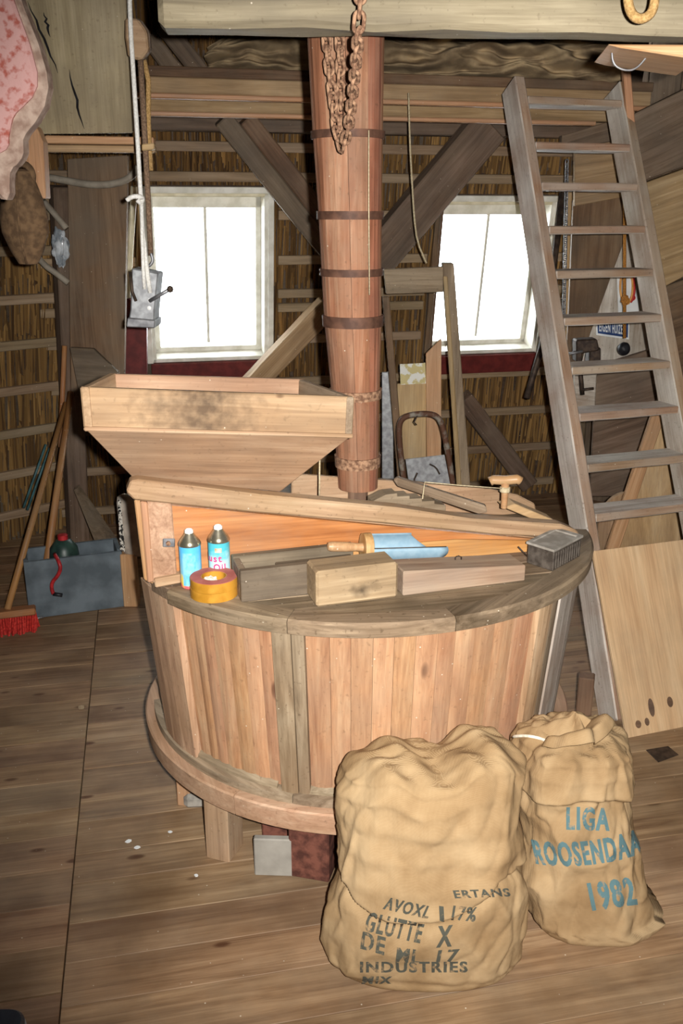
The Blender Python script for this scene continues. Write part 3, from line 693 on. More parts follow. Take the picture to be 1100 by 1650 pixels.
# legs
def leg(px0, px1, pyb, depth, mat, yaw=0):
    a, b = Pz(px0, pyb), Pz(px1, pyb); c = (a+b)/2+E2*depth/2
    return beam('leg', c, c+UP*ZR0, (b-a).length, depth, mat, casing, up=V((math.sin(yaw), math.cos(yaw), 0)), bev=.004)
leg(344, 386, 1388, .09, 'pine', .35); leg(478, 545, 1418, .10, 'maroon', .25); leg(290, 313, 1300, .05, 'redpine', .2)
for (x_, y_) in ((-.36, 2.75), (.45, 2.85), (.45, 2.2)): beam('leg', (x_, y_, 0), (x_, y_, ZR0), .08, .09, 'pine', casing, bev=.004)
# front panel on the chord, top rail, posts
pc = A0
def C_(px, py, off=0.0): return Pp(px, py, pc+cn*off, cn)
slab('front_panel', [C_(245, 812), C_(600, 846), C_(915, 874), C_(905, 886), C_(262, 946)], -cn*.018, 'orange', casing, x=cd)
slab('panel_batten', [C_(450, 893, .012), C_(735, 870, .012), C_(905, 872, .012), C_(905, 886, .012), C_(450, 922, .012)], -cn*.012, 'orange', casing, x=cd)
rail = slab('top_rail', [C_(210, 775, .03), C_(222, 773, .03), C_(420, 797, .03), C_(640, 818, .03), C_(760, 836, .03), C_(905, 845, .03), C_(930, 855, .03), C_(938, 870, .03), C_(925, 868, .03), C_(800, 862, .03), C_(600, 842, .03), C_(400, 825, .03), C_(235, 808, .03), C_(216, 806, .03), C_(203, 793, .03)], -cn*.045, 'pine', casing, x=C_(900, 850)-C_(210, 780), bev=.004)
slab('upper_post', [C_(233, 808, .016), C_(277, 812, .016), C_(286, 935, .016), C_(246, 940, .016)], -cn*.03, 'pinez', casing, x=UP)
slab('side_board', [C_(216, 806, .0), C_(238, 808, .0), C_(247, 942, .0), C_(232, 935, .0)], -cn*.05, 'redpine', casing, x=UP)
slab('side_board', [C_(226, 808, .03), C_(238, 810, .03), C_(248, 938, .03), C_(238, 940, .03)], -cn*.035, 'redpine', casing, x=UP)
slab('foot_block', [C_(248, 934, .03), C_(292, 926, .03), C_(292, 940, .03), C_(250, 948, .03)], -cn*.03, 'pine', casing, x=cd)
wsh = slab('washer_plate', [C_(262, 868, .02), C_(282, 868, .02), C_(282, 882, .02), C_(262, 882, .02)], -cn*.004, 'steel', casing)
lathe('bolt', [(.004, -.004), (.006, 0), (.006, .006), (.003, .008)], C_(271, 875, .02), 'rust', wsh, n=6, axis=cn)
# back rail of the tray and the tray floor
bo = -.30
def D_(px, py, off=bo): return Pp(px, py, pc+cn*off, cn)
slab('back_rail', [D_(470, 764), D_(640, 776), D_(780, 786), D_(835, 798), D_(862, 812), D_(866, 835), D_(640, 820), D_(470, 800)], -cn*.02, 'pine', casing, x=cd, bev=.004)
t0, t1, t2, t3 = C_(240, 800, -.02), C_(905, 864, -.02), D_(866, 835), D_(430, 800)
for p in (t0, t1, t2, t3): p.z -= .01
mesh('tray_bottom', [t0, t1, t2, t3]+[p-UP*.012 for p in (t0, t1, t2, t3)], [(0, 1, 2, 3), (7, 6, 5, 4), (0, 4, 5, 1), (1, 5, 6, 2), (2, 6, 7, 3), (3, 7, 4, 0)], 'pine', casing, frame((t0+t2)/2, t1-t0))
slab('tray_end', [C_(225, 790, -.02), C_(225, 815, -.02), C_(225, 815, -.02)-cn*.28, C_(225, 790, -.02)-cn*.28], cd*.02, 'pine', casing, x=cn)
# toothed strip (ratchet comb) lying inside the front rail
teeth = [C_(612, 808, -.05)]
pts = []
xs = [600, 622, 640, 640, 660, 660, 680, 680, 700, 700, 718]; ysv = [808, 797, 795, 800, 799, 804, 803, 808, 807, 812, 814]
slab('toothed_strip', [C_(x, y, -.05) for x, y in zip(xs, ysv)]+[C_(718, 828, -.05), C_(600, 822, -.05)], -cn*.05, 'grey', casing, x=cd, bev=.001)
# ================================================================== hopper
yb_ = C_(330, 790, -.02).y
bL, bR = C_(214, 771, -.03), C_(451, 793, -.03)
hop = empty('grain_hopper', (bL+bR)/2, 'open wooden grain hopper with sloping sides resting on the casing rail', 'hopper')
kb = .115
fL, fR = Pp(135, 690, pc+cn*(kb-.03), cn), Pp(568, 702, pc+cn*(kb-.03), cn)
tL, tR = Pp(129, 624, pc+cn*(kb-.03), cn), Pp(571, 640, pc+cn*(kb-.03), cn)
gL, gR = Pz(176, 601, tL.z), Pz(487, 610, tR.z)
npl = (fR-fL).cross(bL-fL).normalized(); bR = Pp(451, 793, fL, npl)
mL, mR = gL+(fL-tL), gR+(fR-tR)
sh = (fL+fR)/2
hb = V((bL.x+.02, bL.y+.16, bL.z)); hbR = V((bR.x-.02, bR.y+.16, bR.z))
def panel(name, q, mat='hopper', th=.018, x=None):
    q = [V(p) for p in q]; n = (q[1]-q[0]).cross(q[3]-q[0]).normalized(); cen = sum((tL, tR, gL, gR, bL, bR), V())/6
    if n.dot(cen-q[0]) < 0: n = -n
    return slab(name, q, n*th, mat, hop, x=x or (q[1]-q[0]), bev=.003)
panel('front_board', [tL, tR, fR, fL], 'hopperfront'); panel('front_slope', [fL, fR, bR, bL])
beam('edge_strip', fL-cn*-.004, fR-cn*-.004, .012, .010, 'pine', hop, bev=.003); panel('back_board', [gL, gR, mR, mL]); panel('back_slope', [mL, mR, hbR, hb])
panel('side_board', [tL, gL, mL, fL]); panel('side_slope', [fL, mL, hb, bL])
panel('side_board', [tR, gR, mR, fR], 'grey'); panel('side_slope', [fR, mR, hbR, bR])  # right side board coloured grey to stand in for window light
panel('bottom_board', [bL+UP*.004, bR+UP*.004, hbR+UP*.004, hb+UP*.004])
# string hanging from the hopper
tag(tube('hanging_string', [P(515, 738, 2.3), P(514, 805, 2.3)], .0022, 'string', n=6), 'thin cord hanging down from the right end of the hopper', 'string')

# ================================================================== chute of hooped staves
rows = [(30, 499, 614), (210, 506, 614), (345, 514, 614), (440, 518, 614), (520, 522, 615), (645, 534, 612), (740, 541, 611), (785, 544, 609)]
chute = empty('chute', P(577, 788, 2.48), 'tall tapered reddish wooden grain chute bound with iron hoops', 'chute')
ring = []
for (py, l, r_) in rows:
    c = P((l+r_)/2, py, 2.48); ring.append((c, (r_-l)/2*(c-O).length/F*.97))
ns = 10
def chute_at(z):
    for (c0, r0), (c1, r1) in zip(ring[:-1], ring[1:]):
        if c1.z <= z <= c0.z or (z > c0.z and c0 is ring[0][0]):
            t = (z-c1.z)/(c0.z-c1.z); return c1.lerp(c0, t), r1+(r0-r1)*t
    return ring[-1]
for k in range(ns):
    a0, a1 = 2*math.pi*(k-.02)/ns+.3, 2*math.pi*(k+.98)/ns+.3
    vs, fs = [], []
    for (c, r_) in ring:
        for rr_ in (r_, r_-.018):
            for q in range(4):
                a = a0+.006+(a1-a0-.012)*q/3; vs.append(c+V((math.cos(a), math.sin(a), 0))*rr_*(1 if 0 < q < 3 or rr_ < r_ else .985))
    m_ = 8; loop = [0, 1, 2, 3, 7, 6, 5, 4]
    for i in range(len(ring)-1):
        for q in range(8): fs.append((i*m_+loop[q], i*m_+loop[(q+1) % 8], (i+1)*m_+loop[(q+1) % 8], (i+1)*m_+loop[q]))
    fs += [tuple(loop), tuple((len(ring)-1)*m_+q for q in loop)]
    mesh('stave', vs, fs, 'chute', chute, frame(ring[3][0]+V((0, 0, .01*k)), UP, V((0, 1, 0))), bev=0)
for py, hh in ((213, 11), (347, 12), (442, 11), (523, 17), (645, 15), (757, 18)):
    z0 = P(565, py, 2.38).z; c, r_ = chute_at(z0); h_ = hh/2*c.y/F
    lathe('hoop', [(r_-.006, -h_), (r_+.0045, -h_), (r_+.006, h_), (r_-.006, h_)], c, 'hoop' if py < 600 else 'rust', chute, n=40)
c, r_ = ring[-1]
beam('spout', c+UP*.05-UP*.0, c-UP*.035, .055, .06, 'brown', chute, up=V((0, 1, 0)))
tube('cord', [P(594, 210, 2.372), P(594, 335, 2.373), P(595, 475, 2.378)], .0016, 'string', chute, n=5)

# ================================================================== rusty chain
def link_mesh(ln, wd, r):
    pts = []
    n = 18
    for k in range(n):
        a = 2*math.pi*k/n; x = math.cos(a)*wd; y = math.sin(a)*wd; pts.append(V((x, 0, y+(ln/2-wd if y > 0 else -(ln/2-wd)))))
    o = tube('link', pts, r, 'rust', n=7, closed=True)
    me = o.data; Mx = WM[o.name]; me.transform(Mx); bpy.data.objects.remove(o); return me
lm = link_mesh(.036, .0095, .0042)
chain = empty('chain', P(548, 240, 2.2), 'heavy rusty chain looped over the cross beam in front of the chute', 'chain')
def strand(pts, me, pitch, parent, name='link'):
    L_ = [0]
    for a, b in zip(pts[:-1], pts[1:]): L_.append(L_[-1]+(b-a).length)
    s = 0; k = 0
    while s <= L_[-1]:
        for i in range(len(pts)-1):
            if L_[i] <= s <= L_[i+1]: t = (s-L_[i])/(L_[i+1]-L_[i]); p = pts[i].lerp(pts[i+1], t); d = (pts[i+1]-pts[i]).normalized(); break
        q = V((0, 0, 1)).rotation_difference(d).to_matrix().to_4x4() @ Matrix.Rotation(math.pi/2*k+.45+random.uniform(-.15, .15), 4, 'Z')
        link(name, me, Matrix.Translation(p) @ q, None, parent, True); s += pitch; k += 1
strand([P(523, 30, 2.30), P(528, 90, 2.30), P(535, 150, 2.30), P(541, 205, 2.29), P(549, 236, 2.27)], lm, .0245, chain)
strand([P(546, 30, 2.31), P(548, 90, 2.31), P(549, 150, 2.31), P(550, 206, 2.30)], lm, .0245, chain)
strand([P(581, -60, 1.94), P(580, 5, 1.945), P(577, 55, 1.96), P(573, 100, 2.03), P(568, 150, 2.12), P(561, 205, 2.21), P(553, 238, 2.26)], lm, .0245, chain)
# ================================================================== ladder
lad_b = Pz(988, 1163); lad_t = P(828, 148, 3.95)
a20 = math.radians(19); le = V((math.cos(a20), math.sin(a20), 0))
ax = (lad_t-lad_b).normalized()
ladder = empty('ladder', lad_b, 'grey weathered wooden ladder with flat treads leaning against the tie boards', 'ladder')
lw = .475; ln_ = le.cross(ax).normalized()
SW, ST = .115, .045
lo = -SW*.0
for s in (0, 1):
    a = lad_b+le*(lw*s); b = lad_t+le*(lw*s)
    beam('stringer', a+ax*.005+UP*.0, b+ax*.03, SW, ST, 'ladder', ladder, up=le, bev=.005, rough=.0015, nseg=8, seed=s)
for py in (163, 236, 301, 371, 442, 517, 595, 669, 750, 829, 912, 1000, 1092):
    lo_, hi_ = 0.0, 1.0
    for _ in range(30):
        mid = (lo_+hi_)/2; y_ = pix(lad_b.lerp(lad_t, mid))[1]
        if y_ > py: lo_ = mid
        else: hi_ = mid
    c = lad_b.lerp(lad_t, lo_)
    nrm = V((le.y, -le.x, 0))   # towards the viewer
    p0 = c+le*(ST/2); p1 = c+le*(lw-ST/2)
    beam('tread', p0, p1, .118, .030, 'ladder', ladder, up=UP, bev=.004, rough=.001, nseg=4, seed=py)

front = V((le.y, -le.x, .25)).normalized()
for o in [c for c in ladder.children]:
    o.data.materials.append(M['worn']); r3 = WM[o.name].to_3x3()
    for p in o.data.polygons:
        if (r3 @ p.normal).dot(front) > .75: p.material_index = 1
# ================================================================== plywood sheet against the ladder
bl = Pz(1010, 1190); tl = P(955, 888, 2.86); be = Pz(1100, 1172)-bl; be.normalize(); 
tr_ = tl+be*.62; br_ = bl+be*.62
nn = (tl-bl).cross(be).normalized()
if nn.y < 0: nn = -nn
o = slab('plywood_sheet', [bl, br_, tr_, tl], nn*.012, 'ply', x=(tl-bl), bev=.001)
tag(o, 'pale plywood sheet with knots leaning against the foot of the ladder', 'board')
for (px, py, rx, ry) in ((1028, 1167, 5, 6), (1042, 1163, 4, 6), (1049, 1140, 5, 14), (1079, 1131, 5, 8)):
    c = Pp(px, py, bl-nn*.0006, nn); k = (c-O).length/F; e2 = (tl-bl).normalized(); vs = [c]+[c+be*(rx*k*math.cos(t))+e2*(ry*k*math.sin(t)) for t in [2*math.pi*i/14 for i in range(14)]]
    mesh('knot', vs+[v-nn*.0006 for v in vs], [(0, 1+i, 1+(i+1) % 14) for i in range(14)]+[(15, 16+(i+1) % 14, 16+i) for i in range(14)]+[(1+i, 16+i, 16+(i+1) % 14, 1+(i+1) % 14) for i in range(14)], 'brown', o)

# ================================================================== sacks
def sack(name, rowsd, seed, fold, topfn, label, loc):
    """rowsd: (py, pxl, pxr, Yc, halfdepth) from the floor up"""
    nu, nv, ncap = 190, 110, 26
    tab = []
    for (py, l, r_, Yc, hd) in rowsd:
        a, b = P(l, py, Yc), P(r_, py, Yc); tab.append((a.z, (a.x+b.x)/2, (b.x-a.x)/2, Yc, hd))
    z0 = 0.004; tab[0] = (z0+.03,)+tab[0][1:]
    def at(z):
        if z <= tab[0][0]: return tab[0][1:]
        for p, q in zip(tab[:-1], tab[1:]):
            if p[0] <= z <= q[0]:
                t = (z-p[0])/(q[0]-p[0]); t = t*t*(3-2*t); return tuple(a+(b-a)*t for a, b in zip(p[1:], q[1:]))
        return tab[-1][1:]
    zt_ = tab[-1][0]; vs = []
    rows_ = []
    nb = 10
    for j in range(nb): # rounded foot
        t = j/(nb-1); rows_.append((z0+.045*(1-math.cos(t*math.pi/2)), .80+.20*math.sin(t*math.pi/2)))
    for j in range(1, nv+1): rows_.append((z0+.045+(zt_-z0-.045)*j/nv, 1.0))
    for j in range(1, ncap+1):
        t = j/ncap; rows_.append((zt_+.035*math.sin(t*math.pi/2), math.cos(t*math.pi/2)*.99+.01))
    for ri, (z, k) in enumerate(rows_):
        x, a, y, b = at(min(z, zt_))
        for i in range(nu):
            th = 2*math.pi*i/nu; c_, s_ = math.cos(th), math.sin(th); e = .82
            ux = math.copysign(abs(c_)**e, c_); uy = math.copysign(abs(s_)**e, s_)
            q = V((c_*1.4, s_*1.4, z*4+seed))
            d = .012*noise.noise(q*1.4)+.0035*noise.noise(q*3.5)+.001*noise.noise(q*11)
            q2 = V((c_*1.5+z*2.2, s_*1.5, z*5.5-c_*1.2+seed*3)); d += .009*(1-min(1, 2.2*abs(noise.noise(q2))))**2-.003-.004*(1-min(1, 3*abs(noise.noise(q2*1.7+V((5, 1, 2))))))**2
            d += fold(th, (z-z0)/(zt_-z0), c_, s_)
            d *= min(1, (z-z0)/.04+.15)
            p = V((x+(a*ux+d*c_)*k, y+(b*uy+d*s_)*k, z))
            if z > zt_*.8: p.z += topfn((p.x-x)/a, (p.y-y)/b, th, k)*min(1, (z-zt_*.8)/(zt_*.2))
            vs.append(p)
    nr = len(rows_); fs = [(j*nu+i, j*nu+(i+1) % nu, (j+1)*nu+(i+1) % nu, (j+1)*nu+i) for j in range(nr-1) for i in range(nu)]
    fs += [tuple(range(nu))[::-1], tuple((nr-1)*nu+i for i in range(nu))]
    me = bpy.data.meshes.new(name); lc = V(loc); me.from_pydata([v-lc for v in vs], [], fs)
    return link(name, me, Matrix.Translation(lc), 'burlap', None, True), BVHTree.FromPolygons(vs, [f for f in fs if len(f) == 4])
def sstep(x): x = max(0, min(1, x)); return x*x*(3-2*x)
def wrinkle(th, z, k, sl, ph):  # a soft crease running round the sack on a slant
    return math.sin((z*k+sl*math.sin(th+ph))*math.pi)
def fold1(th, t, c, s):
    # the turned-down mouth hangs over the lower half: front edge sags in the middle
    edge = .60-(.19*max(0, 1-((c+.25)/.8)**2) if s < 0 else 0)
    d = .022*sstep((t-edge)/.03)-.008
    d += .005*wrinkle(th, t, 3.2, 1.3, 1.0)*sstep((t-.6)/.2)
    d += -.010*math.exp(-((t-edge+.03)/.03)**2)
    return d
def top1(x, y, th, k):
    return .020*math.exp(-((x+.55)/.28)**2)+.045*math.exp(-((x-.6)/.42)**2)-.012*math.exp(-((x-.02)/.2)**2)+.008*noise.noise(V((x*4, y*4, 1)))*(1.6-k)+.006*math.sin(x*13+y*4)
rows1 = [(1548, 530, 838, 1.71, .122), (1520, 518, 846, 1.71, .128), (1480, 519, 850, 1.715, .13), (1430, 530, 850, 1.72, .128), (1385, 543, 845, 1.725, .124), (1340, 551, 834, 1.735, .12), (1300, 550, 830, 1.745, .114), (1265, 553, 834, 1.752, .104), (1240, 566, 837, 1.758, .09)]
s1, bvh1 = sack('burlap_sack', rows1, 1.3, fold1, top1, None, Pz(690, 1545))
tag(s1, 'full burlap sack with faded black stencil lettering, front left of two sacks', 'sack')
def fold2(th, t, c, s):
    edge = .80+.02*math.sin(3*th)
    d = .020*sstep((t-edge)/.035)-.004
    d += .005*sstep((t-.75)/.1)*math.sin(5*th+6*t+2*noise.noise(V((c*2, s*2, t*3))))
    d += .006*wrinkle(th, t, 4, 1.2, .4)*(1-sstep((t-.6)/.2))*max(0, -c)
    return d
def top2(x, y, th, k):
    r = math.hypot(x, y)
    return .010*math.sin(4*th+4*r+2*noise.noise(V((x*2, y*2, 3))))*sstep((1.05-r)/.4)+.035*(1-r)*sstep(1-r)+.006*noise.noise(V((x*5, y*5, 7)))
rows2 = [(1508, 842, 1060, 1.85, .13), (1480, 838, 1062, 1.85, .135), (1440, 836, 1046, 1.855, .135), (1400, 832, 1033, 1.86, .135), (1350, 829, 1026, 1.875, .132), (1300, 828, 1012, 1.89, .135), (1255, 832, 1005, 1.90, .125), (1215, 838, 1004, 1.905, .115), (1195, 848, 999, 1.91, .105)]
s2, bvh2 = sack('burlap_sack', rows2, 4.7, fold2, top2, None, Pz(935, 1508))
tag(s2, 'burlap sack printed LIGA ROOSENDAAL 1982 in blue, behind right of the other', 'sack')
# ruffled mouth of the right sack: gathered cloth flaring from the tied neck
def ruffle():
    d = ray(918, 1192).normalized(); h = bvh2.ray_cast(O, d); c0 = h[0]+V((.01, .03, -.02)); n, m_ = 96, 14; vs, fs = [], []
    for side in (0, 1):
        for j in range(m_+1):
            t = j/m_
            for i in range(n):
                a = 2*math.pi*i/n
                ru = (.022*math.sin(3*a+.7)+.012*math.sin(5*a+2)+.006*math.sin(9*a))*t
                r_ = .012+(.062+.5*ru)*t**.8; zz = .065*math.sin(t*2.2)*(.55+.45*math.sin(a+2.4))+ru*.6
                if t > .75: zz -= (t-.75)*.06
                vs.append(c0+V((r_*1.15*math.cos(a), r_*math.sin(a), zz-(.0025 if side else 0))))
    q = (m_+1)*n
    for j in range(m_):
        for i in range(n):
            a, b = j*n+i, j*n+(i+1) % n; fs += [(a, b, b+n, a+n), (q+a, q+a+n, q+b+n, q+b)]
    for i in range(n):
        a, b = m_*n+i, m_*n+(i+1) % n; fs.append((a, b, q+b, q+a)); a, b = i, (i+1) % n; fs.append((a, q+a, q+b, b))
    mesh('mouth_ruffle', vs, fs, 'burlap', s2, Matrix.Translation(c0), smooth=True)
ruffle()
def onto(bvh, x0, y0, ux, uy, vx, vy, bend=0.0, lift=.0022):
    def f(x, y):
        px = x0+ux*x+vx*y; py = y0+uy*x+vy*y+bend*4*x*(1-x)
        d = ray(px, py).normalized(); h = bvh.ray_cast(O, d)
        if h[0] is None: return None
        n = h[1] if h[1].dot(d) < 0 else -h[1]
        return h[0]+n*lift-d*lift
    return f
letter('printed_lettering', 'LIGA', onto(bvh2, 912, 1337, 68, 2, 0, -38), 'inkblue', s2, .03, .016)
letter('printed_lettering', 'ROOSENDAAL', onto(bvh2, 864, 1392, 184, -22, -8, -40, 12), 'inkblue', s2, .03, .006)
letter('printed_lettering', '1982', onto(bvh2, 954, 1468, 72, -10, -10, -46), 'inkblue', s2, .03, .016)
for (s, a) in (('ERTANS', (733, 1447, 88, -3, -4, -13)), ('AVOXL', (616, 1464, 72, 16, 8, -20)), ('I', (708, 1483, 7, 1, -1, -24)), ('17%', (726, 1482, 38, 3, 4, -24)),
               ('GLUTTE', (586, 1500, 90, 20, 8, -32)), ('X', (702, 1526, 24, -2, 3, -34)), ('DE', (581, 1528, 36, 10, 4, -28)), ('ML', (637, 1548, 38, 4, 3, -22)), ('17', (702, 1550, 34, -2, 4, -20)),
               ('INDUSTRIES', (580, 1566, 172, 0, 0, -18)), ('MIX', (583, 1584, 46, 0, 2, -12))):
    letter('stencil_lettering', s, onto(bvh1, *a), 'inkblack', s1, .025, .05/len(s))
# white seam stitching on the right sack's mouth
pts = []
for k in range(14):
    t = k/13; d = ray(812+t*78, 1190-6*math.sin(t*3.1)+8*t*t).normalized(); h = bvh2.ray_cast(O, d)
    if h[0] is not None: pts.append(h[0]-d*.004)
if len(pts) > 4: tube('mouth_stitching', pts, .004, 'stitch', s2, n=6)

# ================================================================== things on the lid
Zl = ZLID+.002
def can(px, py, wpx, pytop, mat, label):
    c = Pz(px, py, Zl); k = (c-O).length/F; r_ = wpx/2*k; h = zfor(c, pytop)-Zl
    o = empty('spray_can', c, label, 'spray can', 'spray cans on the lid')
    hb_ = h*.78
    lathe('can_body', [(r_*.9, 0), (r_, .003), (r_, hb_), (r_*.98, hb_+.002)], c, mat, o, n=32)
    lathe('can_dome', [(r_*1.04, hb_), (r_*1.05, hb_+.004), (r_*.9, hb_+.012), (r_*.5, hb_+.026), (r_*.42, hb_+.03)], c, 'cans', o, n=32)
    nz = lathe('nozzle', [(r_*.40, hb_+.03), (r_*.40, hb_+.036), (r_*.3, hb_+.038), (r_*.27, h-.001), (r_*.2, h)], c, 'white', o, n=16)
    return o, c, r_, h
c1, p1_, r1_, h1_ = can(309, 944, 34, 858, 'can1', 'light blue and yellow spray can, left of the two on the lid')
c2, p2_, r2_, h2_ = can(355, 939, 34, 851, 'can2', 'teal spray can with pink lettering, behind the round tape rolls')
def wrapcyl(c, r_, a0, a1, z0, z1):
    return lambda x, y: V((c.x+(r_+.0006)*math.cos(a0+(a1-a0)*x), c.y+(r_+.0006)*math.sin(a0+(a1-a0)*x), c.z+z0+(z1-z0)*y))
letter('lettering', 'Rust', wrapcyl(p2_, r2_, math.pi*.98, math.pi*1.62, h2_*.45, h2_*.58), 'pinktext', c2, .03)
letter('lettering', 'Oil', wrapcyl(p2_, r2_, math.pi*1.36, math.pi*1.72, h2_*.29, h2_*.42), 'pinktext', c2, .03)
def curved(name, c, r_, a0, a1, z0, z1, mat, parent):
    n = 10; vs = []
    for z in (z0, z1):
        for i in range(n+1): a = a0+(a1-a0)*i/n; vs.append(V((c.x+(r_+.0004)*math.cos(a), c.y+(r_+.0004)*math.sin(a), c.z+z)))
    return mesh(name, vs, [(i, i+1, n+2+i, n+1+i) for i in range(n)], mat, parent, Matrix.Translation(c))
curved('label_panel', p1_, r1_, math.pi*1.30, math.pi*1.70, h1_*.07, h1_*.68, plain('pale_blue_label', '#8fd0ef', '#5ab2e8', 60, .4, bump=0), c1)
curved('label_badge', p2_, r2_, math.pi*1.42, math.pi*1.62, h2_*.62, h2_*.70, plain('cream_badge', '#e6dccb', '#c98b63', 60, .4, bump=0), c2)
# two stacked tape rolls
ct = Pz(345, 957, Zl); kt = (ct-O).length/F; rt_ = 37.5*kt; ht_ = .0225
for i in range(2):
    c = ct+V((.001*i, 0, i*(ht_+.0006)))
    o = empty('tape_roll', c, ['mustard tape roll lying on the lid, bottom one of two stacked', 'mustard tape roll with dull red face, top one of two stacked'][i], 'tape roll', 'tape rolls on the lid')
    def ringp(ri, ro, z0, z1): return [(ri, z0), (ro, z0), (ro, z1), (ri, z1), (ri, z0)]
    lathe('tape', ringp(rt_*.55, rt_, .0, ht_), c, 'mustard', o, n=44)
    lathe('core', ringp(rt_*.5, rt_*.55, .0, ht_+.0002), c, 'mustard', o, n=44)
    if i == 1: lathe('side_label', ringp(rt_*.55, rt_*.985, ht_, ht_+.0008), c, 'tapered', o, n=44)
lump_in_tape = ct+UP*.032
# cream scrap beside the cans
o = slab('paper_scrap', [P(328, 916, p2_.y+.03), P(340, 908, p2_.y+.03), P(346, 922, p2_.y+.03), P(330, 926, p2_.y+.03)], V((0, .012, 0)), 'paper', bev=.001)
o.location.z += Zl-min((o.matrix_basis @ v.co).z for v in o.data.vertices); tag(o, 'small cream scrap of paper between the spray cans', 'paper')
def boxon(name, pa, pb, pyt, depth, mat, label, cat, z=Zl, bev=.004, parent=None, htr=None):
    a, b = Pz(*pa, z), Pz(*pb, z); x = (b-a).normalized(); y = V((-x.y, x.x, 0)); h = zfor(a, pyt)-z; h2 = h if htr is None else zfor(b, htr)-z
    vs = [a, b, b+y*depth, a+y*depth, a+UP*h, b+UP*h2, b+y*depth+UP*h2, a+y*depth+UP*h]
    o = mesh(name, vs, [(0, 1, 2, 3), (4, 5, 6, 7), (0, 1, 5, 4), (1, 2, 6, 5), (2, 3, 7, 6), (3, 0, 4, 7)], mat, parent, frame(a+y*depth/2, x), bev=bev)
    if label: tag(o, label, cat)
    return o, a, b, x, y, h
# block
boxon('wooden_block', (510, 980), (641, 963), 922, .085, 'oldblock', 'worn light wooden block with a dark stain at the lid front', 'block', bev=.006)
# wedge plank with staple
a, b = Pz(649, 961, Zl), Pz(846, 936, Zl)
o, a, b, x, y, h = boxon('wedge_plank', (649, 961), (846, 936), 921, .085, 'wedge', 'tapered reddish-brown plank with a small staple on its top', 'plank', bev=.003, htr=911)
p = a.lerp(b, .52)+y*.06+UP*(h*.75); tube('staple', [p-x*.008-UP*.012, p-x*.008+UP*.010, p+UP*.014, p+x*.008+UP*.010, p+x*.008-UP*.012], .0018, 'iron', o, n=6)
# dark trough
a, b = Pz(389, 971, Zl), Pz(505, 957, Zl); x = (b-a).normalized(); y = V((-x.y, x.x, 0)); h = zfor(a, 921)-Zl; Lt = .30; dt = min(.115, abs((pc-a).dot(cn))-.03)
tro = empty('wooden_trough', a, 'dark worn wooden trough open on top, behind the light block', 'trough')
def bx(name, o_, lx, ly, lz, mat, parent, bev=.002):
    vs = [o_, o_+x*lx, o_+x*lx+y*ly, o_+y*ly]; vs += [v+UP*lz for v in vs]
    return mesh(name, vs, [(0, 1, 2, 3), (4, 5, 6, 7), (0, 1, 5, 4), (1, 2, 6, 5), (2, 3, 7, 6), (3, 0, 4, 7)], mat, parent, frame(o_, x), bev=bev)
bx('front_side', a, Lt, .02, h, 'trough', tro); bx('back_side', a+y*(dt-.022), Lt, .022, h*1.02, 'trough', tro)
bx('end_board', a+y*.02, .016, dt-.042, h*.98, 'trough', tro); bx('bottom_board', a+y*.02+x*.016, Lt-.016, dt-.042, .012, 'trough', tro)
bx('inner_block', a+y*.03+x*.1, .19, dt-.06, h*.75, 'trough', tro)
# scoop
sa, sb = P(590, 880, 2.15), P(727, 893, 2.10)
sc0 = Pz(592, 905, Zl); sc1 = Pz(722, 905, Zl)
ax_ = (cd*.99-UP*.06).normalized(); yy = V((-ax_.y, ax_.x, 0)); Rs = .036
cs = C_(594, 882, .078)
scoop = empty('flour_scoop', V((cs.x, cs.y, Zl)), 'blue-grey metal flour scoop with a turned wooden handle', 'scoop')
def scoopshell():
    n, m_ = 18, 10; vs, fs = [], []
    for rr_ in (Rs, Rs-.0018):
        for j in range(m_+1):
            for i in range(n+1):
                a = math.radians(165)+math.radians(245)*(i/n)
                # open side up and right; lower lip longer than the sides
                low = max(.5-.5*math.sin(a), .5-.5*math.cos(a))**1.5
                s = (.11+.085*low)*j/m_
                vs.append(cs+ax_*s+yy*(rr_*math.cos(a))+UP*(rr_*math.sin(a)))
    q = (m_+1)*(n+1)
    for j in range(m_):
        for i in range(n):
            b0 = j*(n+1)+i; fs += [(b0, b0+1, b0+n+2, b0+n+1), (q+b0, q+b0+n+1, q+b0+n+2, q+b0+1)]
    for j in range(m_):
        b0 = j*(n+1); fs += [(b0, b0+n+1, q+b0+n+1, q+b0), (b0+n, q+b0+n, q+b0+2*n+1, b0+2*n+1)]
    for i in range(n):
        b0 = m_*(n+1)+i; fs += [(b0, b0+1, q+b0+1, q+b0)]
    mesh('scoop_shell', vs, fs, 'scoop', scoop, Matrix.Translation(cs), smooth=True)
scoopshell()
aa = math.radians(165); tube('rim_shadow_line', [cs+ax_*(.11+.085*max(.5-.5*math.sin(aa), .5-.5*math.cos(aa))**1.5)*t+yy*(Rs*math.cos(aa))+UP*(Rs*math.sin(aa)) for t in (0.02, .5, .98)], .0014, 'iron', scoop, n=6)  # dark line added along the near rim, standing in for shadow
lathe('scoop_back', [(Rs*1.0, -.008), (Rs*1.02, 0), (Rs*1.02, .012), (Rs*.9, .014)], cs-ax_*.008, 'handle', scoop, n=28, axis=ax_)
lathe('scoop_handle', [(.004, -.105), (.010, -.103), (.0125, -.095), (.0125, -.06), (.010, -.03), (.0115, -.012), (.014, -.004)], cs-ax_*.0, 'handle', scoop, n=18, axis=(ax_-UP*.05-yy*.0).normalized())
